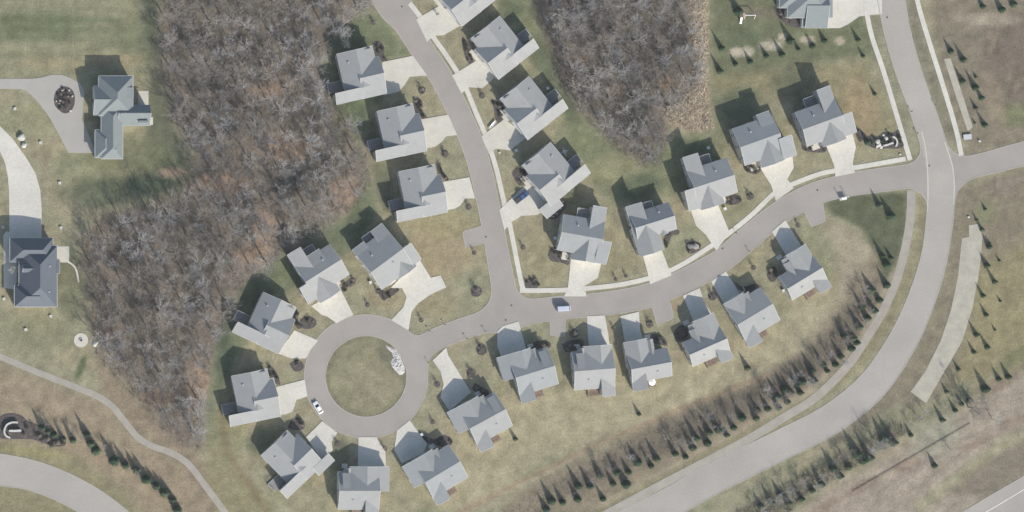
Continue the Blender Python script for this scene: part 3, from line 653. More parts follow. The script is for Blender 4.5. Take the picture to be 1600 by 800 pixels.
def plan_wide(name, label, anchor, th, mirror, e=3.7, near=24, far=80, r=.33, shed=True, extra=(), d=60, wg=73, deck=M_deck, gn=-7, **kw):
    w = [(0, 63, 0, d, 'gu', e, rj(2.25), .5), (near, far, gn, d / 2 + 1, 'gv', e - .1, rj(1.75), r), (41, 63, d / 2, wg, 's+u', e - .05, rj(1.3), 0)]
    if shed: w.append((5, 17, 2.5, 26.5, 's-v', e + 1.15, 1.5, 0))
    w.append((near - 7, near + 4, gn + 3, 9, 'gv', e - .3, 1.1, .5)); w += list(extra); iw = 0.42 / S
    ds = [((far + near) / 2 - (4 if far > 70 else 0), gn + iw - .2, (0, -1), '5'), (12, iw - .2, (0, -1), 'd')]
    if far > 70: ds.append((far - 9, gn + iw - .2, (0, -1), '3'))
    return house(name, label, anchor, th, mirror, w, e, doors=ds, vents=[(22, d * .75)], decks=[(24, 40.5, d - 1, d + 12, .6, deck)], slabs=[(near - 8, near + 1, gn - 4, gn + 3)], **kw)

plan_front("house", "grey gabled house topmost on the left of the curving street, against the wood", (525.6,84.4), -13, False)
plan_front("house", "grey gabled house second down the left side of the curving street", (588.7,173.7), -12.5, False, wallm=M_walls)
plan_front("house", "grey gabled house third down the left of the curving street, above open lawn", (622.5,268.1), -11.5, False)
plan_front("house", "grey house due west of the ring road, lower of the two there", (361.3,587.5), -11.7, False, e=3.9)
plan_front("house", "grey house northwest of the ring road, upper of two on its west, patio behind", (411.2,456.2), 25.3, False, e=4.1)
plan_front("house", "diagonal grey house southwest of the ring road with an extra garage bay", (407.5,711.9), -44, False, e=3.6, extra=[(45, 84, 75, 90, 'gu', 3.0, 1.0, .5)] if False else [(44, 78, 70, 86, 's+v', 3.1, 1.1, 0)])
plan_front("house", "grey house right of the curving street, cut by the top edge of the photo", (724.3,-58.9), 142, True, wallm=M_walls)
plan_front("house", "grey house topmost of those fully seen on the right of the curving street", (781.3,24.4), 142, True)
plan_front("house", "grey house second down the right of the street, beside a white canoe", (826.9,118.8), 142, True, wallm=M_walls)
plan_front("house", "grey house with a blue pickup on its driveway and patio table behind", (860.6,221.9), 140.6, True, extra=[(46, 79, 70, 90, 's+v', 3.2, 1.2, 0)])
plan_rear("house", "grey house just above the street junction with a tall rear strip roof", (880.6,334.4), 10, False, e=4.4, far=79, g=67, side=(31, 66))
plan_wide_kw = dict()
house("house", "small grey house north of the street bend with a short driveway", (1044,316), 162.5, True,
      [(0, 63, 0, 44, 'gu', 4.6, 2.3, .5), (27, 67, 22, 68, 'gv', 4.4, 2.4, .5), (41, 65.5, -13, 22, 's+u', 4.6, 1.6, 0), (13, 29, 27, 46, 'gv', 4.3, .9, .5)], 4.6,
      doors=[(47, 66.3, (0, 1), '5'), (18, 42.3, (0, 1), 'd')], vents=[(20, 10)], slabs=[(24, 29, 50, 70)], decks=[(22, 41, -10, 1, 2.4, M_decks)])
plan_rear("house", "grey house third from the east on the north side, strip roof at its west", (1135,246.2), 162, True, e=4.9)
plan_rear("house", "grey house second from the east on the north side, small square rear roof", (1143.7,201.2), -19.5, False, e=5.4, strip=False, d=61, g=73, side=(39, 72), far=81.5, extra=[(42, 63.5, -7.5, 12, 's-v', 5.5, 0.9, 0)])
plan_rear("house", "grey house easternmost on the north side, beside the corner rock garden", (1241.8,175.6), -20, False, e=5.4, wallm=M_walls)
plan_rear("house", "grey house northwest above the ring road with three stepped roofs at its back", (515,381.2), 147.5, True, e=4.6, far=78, side=(32, 61.5), g=70, extra=[(18, 42, -3, 16, 's-v', 5.1, 1.2, 0)])
house("house", "large pale grey house north of the ring road with a stepped back edge", (550.6,390.6), -36.5, False,
      [(0, 62, 5, 77, 'gu', 4.5, 2.9, .53), (60, 78, 44, 76, 's+v', 4.2, 2.3, 0), (30, 66, 44, 79.5, 'gv', 4.1, 2.0, .5), (0, 23, 0, 14, 's-v', 4.35, .75, 0), (40, 62, -6, 14, 's-v', 4.1, 1.1, 0)], 4.5,
      doors=[(48, 77.8, (0, 1), '5'), (68, 74.3, (0, 1), '3'), (14, 75.3, (0, 1), 'd')], vents=[(18, 24), (38, 52)], decks=[(23.5, 39.5, -6, 6, 2.4, M_decks)], slabs=[(14, 30, 76, 82)])
plan_wide("house", "grey house westmost of the lower row, beside the driveway next to the junction", (855,542.5), 163, True)
plan_wide("house", "grey house second from the west in the lower row, nearly square to the photo", (893.1,550), -4.5, False, near=17.5, far=63.5, r=.56)
plan_wide("house", "grey house third from the west in the lower row with a white parasol behind", (1041.9,543.1), 169.5, True, near=26, far=65, r=.5, d=45, wg=58, gn=-20, shed=False)
plan_wide("house", "grey house fourth from the west in the lower row, brown deck behind", (1066.2,535), -23.7, False, near=26, far=63.5, r=.5, d=41.5, wg=54, gn=-23, shed=False, extra=[(17, 30, -12, 14, 'gv', 3.4, 1.5, .5)])
plan_wide("house", "grey house fifth from the west in the lower row, steeply angled", (1188.1,448.7), 149, True, near=26, far=62.5, r=.5, shed=False)
plan_wide("house", "grey house easternmost of the lower row beside the tan mound", (1216.2,432.5), -31.3, False, near=25, far=63, r=.5, d=43, wg=56, gn=-22, shed=False, extra=[(17, 30, -12, 14, 'gv', 3.4, 1.5, .5)])
plan_wide("house", "grey house east of the ring road with a long tapering driveway", (772.5,612.5), 151.5, True)
plan_wide("house", "grey house southeast of the ring road near the foot of the photo", (700.6,694.5), 149, True, shed=False)
plan_wide("house", "square grey house south of the ring road, cut by the bottom edge", (528.7,736.2), 0, False, near=17, far=79.5, r=.42)
# three bigger houses on the left and at the top (local units are photo pixels from the anchor)
house("house", "big green grey hipped house beside the driveway loop at upper left", (154.4,118.7), 0, False,
      [(0, 53, 0, 62, 'h', 5.0, 3.2, .5), (-8, 28, 14.5, 61, 'gu', 4.6, 2.6, .48), (4, 37.5, 46, 129, 'h', 4.6, 2.2, .5), (-5, 24, 84, 127, 'h', 4.0, 1.9, .5), (30, 80, 45, 77.5, 'gu', 4.3, 2.2, .4), (36, 53, 18, 36, 's+u', 5.6, 1.0, 0)], 4.8,
      roofm=M_roofg, doors=[(-3.2, 98, (-1, 0), '5'), (-3.2, 114, (-1, 0), '5'), (-6.2, 38, (-1, 0), 'd')], vents=[(34, 60), (26, 116)], roof_boxes=[(62, 76, 70, 72.5, .9)])
house("house", "dark slate roofed house with hips at the left edge", (31,372), 0, False,
      [(-1, 58, 12, 107, 'h', 4.9, 4.6, .5), (-15, 52, 0, 37, 'h', 4.6, 3.6, .5), (-8, 45, 74, 107, 'h', 4.7, 3.2, .5), (58, 63, 33, 55, 's+u', 3.8, 1.2, 0), (3, 29, 42, 53, 'gu', 6.9, 1.2, .5)], 5.0,
      roofm=M_roofd, wallm=M_wall, doors=[(4, 1.8, (0, -1), '5'), (26, 1.8, (0, -1), '5')], vents=[(45, 44), (44, 84)])
house("house", "blue grey house cut by the top edge near the main road", (1231,-50), 0, False,
      [(0, 70, 0, 77.5, 'h', 4.9, 3.3, .5), (-12, 32, 10, 62, 'h', 4.6, 2.6, .5), (28, 62.5, 34, 93.5, 'gu', 4.3, 2.7, .42), (24, 42, 62, 93, 's+v', 3.6, 1.4, 0)], 4.9,
      roofm=M_roofg, doors=[(60.8, 50, (1, 0), '5'), (60.8, 76, (1, 0), '3')])
HR = HOUSE_RECTS
def near_house(x, y, d):
    for r in HR:
        cx_, cy_ = sum(p[0] for p in r) / 4, sum(p[1] for p in r) / 4
        if math.hypot(x - cx_, y - cy_) < 14 + d:
            D = poly_dist(np.array([x]), np.array([y]), r)[0]
            if D < d: return True
    return False

# ------------------------------------------------------------------ leafless trees
def bare_tree(seed, pale=False, height=10.5, spread=4.4, nt_=3):
    rd = random.Random(seed); T = MB(); Cn = MB()
    top = Vector((rd.uniform(-.3, .3), rd.uniform(-.3, .3), height * .38))
    T.tube((0, 0, -0.2), top, 0.26, 0.18, 7)
    def rib(p, q, w):
        d = (q - p); a = d.cross(Vector((rd.uniform(-1, 1), rd.uniform(-1, 1), rd.uniform(-1, 1))))
        if a.length < 1e-4: return
        a.normalize(); Cn.face([p - a * w, p + a * w, q + a * w * .5, q - a * w * .5])
    def grow(p, d, L, r, lev):
        q = p + d * L * .5; d2 = (d + Vector((rd.uniform(-.25, .25), rd.uniform(-.25, .25), rd.uniform(-.05, .25)))).normalized(); e = q + d2 * L * .5
        if lev >= 3: r *= 1.35; rib(p, q, r); rib(q, e, r * .8)
        else: Cn.tube(p, q, r, r * .85, 4); Cn.tube(q, e, r * .85, r * .6, 4)
        if lev >= 4: return
        n = (0, 5, 5, 6)[lev]
        for i in range(n):
            f = rd.uniform(.35, 1); s = p.lerp(q, f * 2) if f < .5 else q.lerp(e, f * 2 - 1)
            nd = (d2 * .8 + Vector((rd.gauss(0, .6), rd.gauss(0, .6), rd.uniform(-.1, .6)))).normalized()
            grow(s, nd, L * rd.uniform(.48, .68), r * .5, lev + 1)
    nl = rd.randint(7, 9)
    for i in range(nl):
        a = 2 * math.pi * (i + rd.uniform(-.3, .3)) / nl; el = rd.uniform(.55, 1.35) if i else 1.5
        d = Vector((math.cos(a) * math.cos(el), math.sin(a) * math.cos(el), math.sin(el)))
        b = Vector((0, 0, 0)).lerp(top, rd.uniform(.6, 1.0))
        grow(b, d, (spread * .95 if el < 1 else height * .42) * rd.uniform(.75, 1.1), 0.06 if not pale else 0.09, 1)
    return T, Cn
bare_protos = []
for i in range(9):
    T, Cn = bare_tree(100 + i)
    bare_protos.append((T.mesh("trunk", M_bark), Cn.mesh("crown", M_twigs[i % 3])))
Tp, Cp = bare_tree(777, True); pale_proto = (Tp.mesh("trunk", M_pale), Cp.mesh("crown", M_pale))
def put_bare(x, y, label, group, sc=1.0, proto=None):
    tm, cm = proto or random.choice(bare_protos)
    r = empty("bare_tree", (x, y, 0), random.uniform(0, 6.28), 1.0); s = sc * random.choice((.72, .85, .95, 1.0, 1.1, 1.22)); r.scale = (s * random.uniform(.95, 1.1), s, s * random.uniform(.85, 1.05))
    tag(r, label, "tree", group); link("trunk", tm, r); link("crown", cm, r); return r
CLEAR = ((415,140,26,10),(445,232,42,16),(340,285,52,13),(430,345,18,34),(395,400,26,14),(442,288,26,10),(555,335,16,10),(305,605,14,26))
def fill(poly, spacing, labelf, group, sc, maxn, seed):
    rs = random.Random(seed); w = P2(poly); xs = [p[0] for p in w]; ys = [p[1] for p in w]; pts = []
    for _ in range(16000):
        if len(pts) >= maxn: break
        x, y = rs.uniform(max(min(xs), -184), min(max(xs), 184)), rs.uniform(max(min(ys), -94), min(max(ys), 95))
        if any((x - a) ** 2 + (y - b) ** 2 < spacing ** 2 for a, b in pts): continue
        qx, qy = x / S + 800, 400 - y / S
        if any(((qx - a) / b_) ** 2 + ((qy - c_) / d_) ** 2 < 0.8 for a, c_, b_, d_ in CLEAR): continue
        if poly_dist(np.array([x]), np.array([y]), w)[0] > -1.6 or near_house(x, y, 4.5): continue
        if (qy > 560 and rs.random() < .5) or (qy > 240 and rs.random() < .08): continue
        pts.append((x, y)); px, py = x / S + 800, 400 - y / S
        put_bare(x, y, labelf(px, py), group, sc)
    return pts
def lw(px, py):
    if py < 130: return "leafless grey tree in the top part of the big western wood"
    if py < 300: return "leafless grey tree in the upper middle of the big western wood"
    if py < 420: return "leafless grey tree in the middle band of the big western wood"
    if px > 300: return "leafless grey tree on the eastern fringe of the western wood by the houses"
    return "leafless grey tree in the lower tail of the big western wood"
nW = fill(WOOD_W, 5.0, lw, "bare trees of the western wood", 0.97, 235, 5)
nE = fill(WOOD_E, 5.0, lambda px, py: "leafless grey tree in the northern half of the middle wood" if py < 120 else "leafless grey tree in the southern tip of the middle wood", "bare trees of the middle wood", 0.95, 90, 9)
print("bare trees", len(nW), len(nE))
put_bare(*W(533,52), "pale barked leafless tree leaning over the lawn by the topmost left house", None, .95, pale_proto)
put_bare(*W(478,298), "pale barked leafless tree over the dark gap in the western wood", None, .8, pale_proto)
put_bare(*W(18,423), "pale barked leafless tree in front of the slate roofed house", None, .42, pale_proto)
put_bare(*W(455,368), "leafless grey tree behind the house with three stepped back roofs", None, .85)
put_bare(*W(1513,636), "leafless bushy tree on the rough ground at the lower right", None, .8)
put_bare(*W(1522,642), "second leafless bushy tree, touching the bushy one at the lower right", None, .6)
put_bare(*W(1482,700), "small leafless tree below the thin fence at the lower right", None, .5)
put_bare(*W(1550,655), "sparse leafless tree near the lower right edge", None, .55)
put_bare(*W(288,655), "leafless tree at the foot of the western wood beside the winding trail", None, .7)

# thin bare saplings between the spruces and in the thicket
rs_ = random.Random(31)
def band(line, off, n, label, group, smin, smax):
    P = catmull(line, 8)
    for i in range(n):
        f = (i + rs_.random()) / n * (len(P) - 1.01); k = int(f); a, b = P[k], P[k + 1]; t = f - k; dx, dy = b[0] - a[0], b[1] - a[1]; l = math.hypot(dx, dy); o = rs_.uniform(*off)
        put_bare(*W(a[0] + dx * t + dy / l * o, a[1] + dy * t - dx / l * o), label, group, rs_.uniform(smin, smax))
band([(1355,455),(1325,520),(1280,570),(1200,612),(1120,650),(1040,690)], (-10, 22), 30, "thin leafless sapling among the slope spruces above the curving trail", "saplings on the slope", .38, .58)
band([(1040,690),(960,730),(880,765)], (-8, 14), 8, "thin leafless sapling among the slope spruces above the lower trail", "saplings on the lower slope", .3, .45)
band([(1180,800),(1260,755),(1330,710),(1390,680)], (-16, 10), 20, "leafless bush in the thicket below the main road", "bushes in the thicket", .4, .68)
band([(1390,672),(1440,648),(1500,620)], (-8, 8), 6, "small leafless bush below the end of the broad gravel strip", "bushes below the gravel strip", .25, .4)
band([(60,668),(120,682),(160,700),(210,735),(270,780)], (-4, 8), 12, "leafless bush in the line above the lower left road", "bushes above the lower left road", .3, .45)
# undergrowth and reeds
def scatter(poly, n, mname, mt, label, kind, hmin, hmax, wd, seed, lean=.35):
    rs = np.random.RandomState(seed); w = P2(poly); xs = [p[0] for p in w]; ys = [p[1] for p in w]; m = MB()
    X = rs.uniform(min(xs), max(xs), n * 3); Y = rs.uniform(min(ys), max(ys), n * 3); D = poly_dist(X, Y, w)
    c = 0
    for x, y, d in zip(X, Y, D):
        if d > -.3 + rs.rand() * .8: continue
        c += 1
        if c > n: break
        for _ in range(4):
            a = rs.rand() * 6.28; h = rs.uniform(hmin, hmax); lx, ly = rs.randn(2) * lean * h; ox, oy = rs.randn(2) * .25
            m.face([(x + ox - wd * math.cos(a), y + oy - wd * math.sin(a), 0), (x + ox + wd * math.cos(a), y + oy + wd * math.sin(a), 0), (x + ox + lx + wd * .4 * math.cos(a), y + oy + ly + wd * .4 * math.sin(a), h), (x + ox + lx - wd * .4 * math.cos(a), y + oy + ly, h)])
    tag(m.build(mname, mt), label, kind, kind="stuff")
scatter(WOOD_W, 9000, "undergrowth", M_shrubt, "brown brush on the floor of the western wood", "undergrowth", .3, 1.3, .05, 3, .8)
scatter(WOOD_E, 4500, "undergrowth", M_shrubt, "brown brush on the floor of the middle wood", "undergrowth", .3, 1.3, .05, 4, .8)
scatter([(1072,-40),(1102,-40),(1104,100),(1104,150),(1114,200),(1085,205),(1048,192),(1035,172),(1070,158),(1090,120)], 2600, "reeds", M_reed, "tall tan reeds east of the middle wood", "reeds", .3, .9, .07, 5, .9)
scatter([(1100,850),(1150,800),(1250,745),(1330,700),(1400,660),(1420,675),(1340,725),(1260,775),(1200,830)], 3000, 'brush', M_shrubt, 'tan brush in the thicket below the main road', 'brush', .3, 1.2, .05, 7, .7)
scatter([(1330,470),(1370,440),(1372,480),(1330,545),(1240,607),(1060,700),(900,770),(800,830),(740,830),(870,750),(1050,655),(1200,590),(1290,530)], 7000, "rough_grass", M_shrubt, "dry rough grass on the planted slope above the trail", "grass", .15, .5, .04, 6, .6)

# ------------------------------------------------------------------ spruces
def spruce(seed):
    rd = random.Random(seed); C = MB(); T = MB(); T.tube((0, 0, -.1), (0, 0, 3.8), .10, .03, 6)
    Ht = 4.9; lv = 17
    for l in range(lv):
        f = l / (lv - 1); z = .3 + f * (Ht - .45); rad = 1.42 * (1 - f) ** .85 + .07; n = int(11 * (1 - f) + 5)
        for k in range(n):
            a = 2 * math.pi * (k + rd.random() * .8) / n + l; rr = rad * rd.uniform(.72, 1.15); tip = Vector((math.cos(a) * rr, math.sin(a) * rr, z - rr * .22 + rd.uniform(-.1, .1)))
            base = Vector((0, 0, z + rr * .12)); side = Vector((-math.sin(a), math.cos(a), 0)) * (rr * .26 + .05); mid = base.lerp(tip, .55)
            dn = Vector((0, 0, -.12 - rr * .1))
            C.face([base, mid + side + dn, tip]); C.face([base, tip, mid - side + dn])
            for s in (-1, 1):
                for t in (.35, .6, .85):
                    p = base.lerp(tip, t); q = p + side * s * (1.25 - t * .6) * rd.uniform(.7, 1.2) + Vector((math.cos(a), math.sin(a), 0)) * rr * .22 + dn * rd.uniform(.5, 1.2)
                    C.face([p, q, p.lerp(tip, .35) + dn * .3])
    C.tube((0, 0, Ht - .7), (0, 0, Ht + .15), .09, .02, 4)
    return T.mesh("trunk", M_bark), C.mesh("crown", M_spruce if seed % 3 else M_spruce2)
sp = [spruce(i) for i in range(1, 7)]
def put_spruce(px, py, label, sc=1.0, group=None, wide=1.0):
    x, y = W(px, py, 1.2 * sc); tm, cm = random.choice(sp)
    r = empty("spruce", (x, y, 0), random.uniform(0, 6.28)); r.scale = (sc * wide * random.uniform(.76, 1.04),) * 2 + (sc * random.uniform(.9, 1.1),)
    tag(r, label, "tree", group); link("trunk", tm, r); link("crown", cm, r); return r
ORD = ["first", "second", "third", "fourth", "fifth", "sixth", "seventh", "eighth", "ninth", "tenth", "eleventh", "twelfth", "thirteenth", "fourteenth", "fifteenth", "sixteenth", "seventeenth", "eighteenth", "nineteenth", "twentieth"]
def ordn(i): return ORD[i] if i < 20 else ("twenty-" + ORD[i - 20] if i < 29 else ("thirtieth" if i == 29 else "thirty-" + ORD[i - 30] if i < 39 else ("fortieth" if i == 39 else "forty-" + ORD[i - 40])))
def row(z, org, what, frm, group, sc=1.0, key=0, wide=1.0, k=3.0):
    pts = [(org[0] + a / k, org[1] + b / k, *r) for a, b, *r in z]; pts.sort(key=lambda p: p[key])
    for i, p in enumerate(pts):
        s = sc * (p[2] if len(p) > 2 else 1.0) * random.uniform(.9, 1.1)
        word = "tall" if s > 1.15 else ("small" if s < .8 else "medium")
        put_spruce(p[0], p[1], f"{word} spruce, {ordn(i)} {frm}, {what}", s, group, wide)
rowA = [(190,750,1.15),(240,755,.9),(165,790,.9),(315,680,1.1),(312,742,1.1),(370,680,1),(430,740,.85),(418,632,1),(478,670,.95),(495,615,1.1),(550,615,.9),(540,672,1.05),(593,568,1.05),(655,585,.95),(682,552,1.05),(768,528,1.05),(817,543,.8),(850,500,1.1),(865,455,1.05),(920,478,1),(928,430,1.1)]
row(rowA, (800, 533), "on the slope above the lower trail", "from the west", "spruces in the western half of the slope planting", 1.0)
rowB = [(97,543,.85),(132,500,1.05),(150,455,1.1),(198,478,1),(208,430,1.1),(250,415,1.1),(290,440,.95),(322,405,1.1),(362,360,1.1),(428,362,1),(435,325,1.05),(483,318,.95),(532,312,.95),(575,285,1),(530,262,1.1),(590,240,1.1),(635,242,1.15),(645,190,1.15),(700,185,1.1),(740,110,1.1),(760,140,.9),(800,110,1),(825,72,1.05),(875,35,1.05),(900,8,1),(690,140,1.1),(620,205,1.05),(560,225,1.0)]
row(rowB, (1040, 533), "on the slope above the curving trail", "from the west", "spruces in the eastern half of the slope planting", .9)
rowC = [(285,605,1.1),(320,535,1),(262,655,1.1),(190,730,1.1),(165,785,1),(230,690,1.1),(120,770,1.0),(250,560,1.1),(205,640,1.1),(320,440,1.1),(300,400,1.1),(340,410,.8)]
row(rowC, (1280, 267), "between tan mound and trail top", "from the north", "spruces at the top of the slope planting", .95, key=1)
row([(285,160,.95),(340,210,1.1)], (1280, 267), "in the green corner below the street mouth", "from the west", None, 1.0)
rowD = [(800,355,.75),(790,445,.75),(825,520,.75),(770,585,.75),(785,675,.75),(740,768,.75),(765,275,.7),(800,340,.4),(850,610,.4),(825,745,.4),(740,230,.45),(780,180,.45),(845,420,.4)]
row(rowD, (1280, 267), "right of the broad gravel strip", "from the north", "young spruces right of the broad gravel strip", 1.0, key=1)
rowE = [(620,240,.8),(680,280,.9),(675,380,.9),(735,410,.95),(765,460,.8),(735,505,.75),(778,585,.8),(730,575,.4),(735,360,.4)]
row(rowE, (1280, 0), "right of the slim gravel strip", "from the north", "young spruces right of the slim gravel strip", .95, key=1)
row([(770,30,.9),(860,45,1),(915,20,.85)], (1280, 0), "at the top right corner of the photo", "from the west", None, 1.0)
rowF = [(265,225,.95),(260,335,.9),(330,300,.75),(400,290,.75),(475,262,.75),(548,255,.8),(590,190,1.15),(625,230,.7),(692,215,.8),(748,190,.85),(905,188,.7),(928,262,.65)]
row(rowF, (1040, 0), "across the green back gardens", "from the west", "spruces across the north back gardens", 1.0)
row([(262,440,.6)], (1280, 0), "alone on the tan lawn beside the main road pavement", "and only one", None, 1.0)
put_spruce(1155, 18, "broad dark evergreen beside the white swing set", 1.0, None, 1.5)
rowG = [(580,370,.95),(432,440,.7),(545,585,.8),(350,475,1.3),(310,460,1.1),(640,325,.7),(670,295,.7),(708,280,.9),(785,225,1.15),(845,178,.75),(890,168,.8),(600,238,.6),(655,132,.6),(728,52,.65),(790,28,.7)]
row(rowG, (1280, 533), "along the rough ground below the gravel", "from the west", "spruces along the rough ground at lower right", 1.0)
rowH = [(930,560,1.3),(900,530,1.2),(960,545,1.2),(820,632,1),(735,672,.95),(790,600,1.0),(580,760,.9),(500,755,1),(640,740,.9),(690,700,.9),(450,775,.9),(540,720,.9),(860,590,1.0)]
row(rowH, (1040, 533), "in the thicket below the main road", "from the west", "spruces in the thicket below the main road", 1.05)
rowI = [(200,405,.8),(228,425,.8),(255,440,.8),(300,460,.75),(345,465,.9),(410,440,1),(455,515,1.05),(430,480,1),(540,560,1.1),(590,582,1),(640,605,1),(690,650,1.05),(735,680,1),(775,712,1),(812,745,1.05),(835,792,1)]
row(rowI, (0, 533), "in the line above the lower left road", "from the west", "spruces along the lower left road", 1.22)
put_spruce(999, 647, "small lone spruce on the back lawn behind the house with the white parasol", .7)
put_spruce(806, 686, "small lone spruce on the back lawn east of the ring road", .75)
put_spruce(1169, 575, "small lone spruce on the back lawn behind the brown deck", .85)

# ------------------------------------------------------------------ mulch beds and shrubs
def shrub_mesh(seed, mt, dens=150):
    rd = random.Random(seed); m = MB()
    for k in range(5): a = rd.uniform(0, 6.28); m.tube((0, 0, 0), (.25 * math.cos(a), .25 * math.sin(a), .5), .03, .015, 4)
    for _ in range(dens):
        a = rd.uniform(0, 6.28); f = rd.random() ** .5; z = rd.random() ** .7 * .8; rr = .5 * f * math.sqrt(max(0, 1 - (z / .85) ** 2)) * rd.uniform(.8, 1.15)
        c = Vector((math.cos(a) * rr, math.sin(a) * rr, z + .06)); d = Vector((rd.uniform(-1, 1), rd.uniform(-1, 1), rd.uniform(-.4, .8))).normalized() * .10; e = d.orthogonal().normalized() * .05
        m.face([c - d, c + e, c + d, c - e])
    return m.mesh("foliage", mt)
SH = {'g': [shrub_mesh(i, M_shrub) for i in range(3)], 't': [shrub_mesh(9 + i, M_shrubt) for i in range(3)], 'p': [shrub_mesh(20, M_pale, 220)]}
def put_shrub(px, py, label, sc=1.0, kind='g', group=None):
    x, y = W(px, py); o = link("shrub", random.choice(SH[kind]), None, (x, y, .1), (0, 0, random.uniform(0, 6)), (sc * random.uniform(.9, 1.2), sc, sc * random.uniform(.7, 1)))
    return tag(o, label, "shrub", group)
def bed(pts, label, z=.06):
    m = MB(); c = catmull(pts + [pts[0]], 4)[:-1]; m.prism(P2(c), -.05, z); tag(m.build("mulch_bed", M_mulch), label, kind="structure")
def ring(px, py, r):
    n = 18; return [(px + r * math.cos(2 * math.pi * k / n) * random.uniform(.93, 1.07), py + r * math.sin(2 * math.pi * k / n) * random.uniform(.93, 1.07)) for k in range(n)]
# round tree rings, each with a young tree or shrub
def young():
    rd = random.Random(55); T, Cn = bare_tree(901, False, 5.2, 1.5); return T.mesh("trunk", M_bark), Cn.mesh("crown", M_twigs[1])
yg = young()
def put_young(px, py, label, sc=.45):
    x, y = W(px, py); r = empty("young_tree", (x, y, 0), random.uniform(0, 6)); r.scale = (sc, sc, sc)
    tag(r, label, "tree", "young lawn trees"); link("trunk", yg[0], r); link("crown", yg[1], r)
RINGS = [(659,141,6,"between the first and second left houses"),(695,240,6,"between the second and third left houses"),
 (732,323,5,"west of the street below the third left driveway"),(741,395,3.5,"on the open lawn under the asphalt bay"),(744,455,9,"on the open lawn beside the street junction"),
 (658,500,4,"on the lawn north of the ring road mouth"),(753,149,5,"right of the street between the upper driveways"),(817,386,4,"southwest of the house above the junction"),
 (962,436,3,"left of the pair between north side driveways"),(978,431,3,"right of the pair between north side driveways"),(1015,506,6,"beside the asphalt bay south of the street"),
 (752,546,9,"on the corner lawn west of the lower row"),(736,583,7.5,"right of the long tapering driveway"),(683,600,5,"left of the long tapering driveway"),(676,659,4,"southeast of the ring road"),
 (527,693,5,"between two driveways south of the ring road"),(600,701,5,"right of the driveway south of the ring road"),(583,35,4,"at the top left of the curving street"),(590,455,4,"between two driveways above the ring road, left one"),
 (574,476,4,"between two driveways above the ring road, lower one"),(1177,418,4,"between the fifth and sixth lower row driveways"),(1247,352,4,"right of the easternmost lower row driveway"),(1172,307,6,"right of the third north side driveway"),
 (1113,463,7,"left of the fifth lower row driveway"),(897,521,7,"left of the second lower row driveway"),(958,512,3,"between the second and third lower row driveways"),(682,22,4,"at the top edge right of the street")]
for px, py, r, wh in RINGS:
    bed(ring(px, py, r), "dark mulch ring " + wh)
    put_young(px, py, "young bare tree in the mulch ring " + wh, .3 + .035 * r)
    if r >= 6:
        for k in range(3 if r < 8 else 5):
            a = k * 2.1 + px; put_shrub(px + math.cos(a) * r * .6, py + math.sin(a) * r * .6, "little shrub in the mulch ring " + wh, .85, 'g' if k % 2 else 't', "shrubs in the mulch ring " + wh)
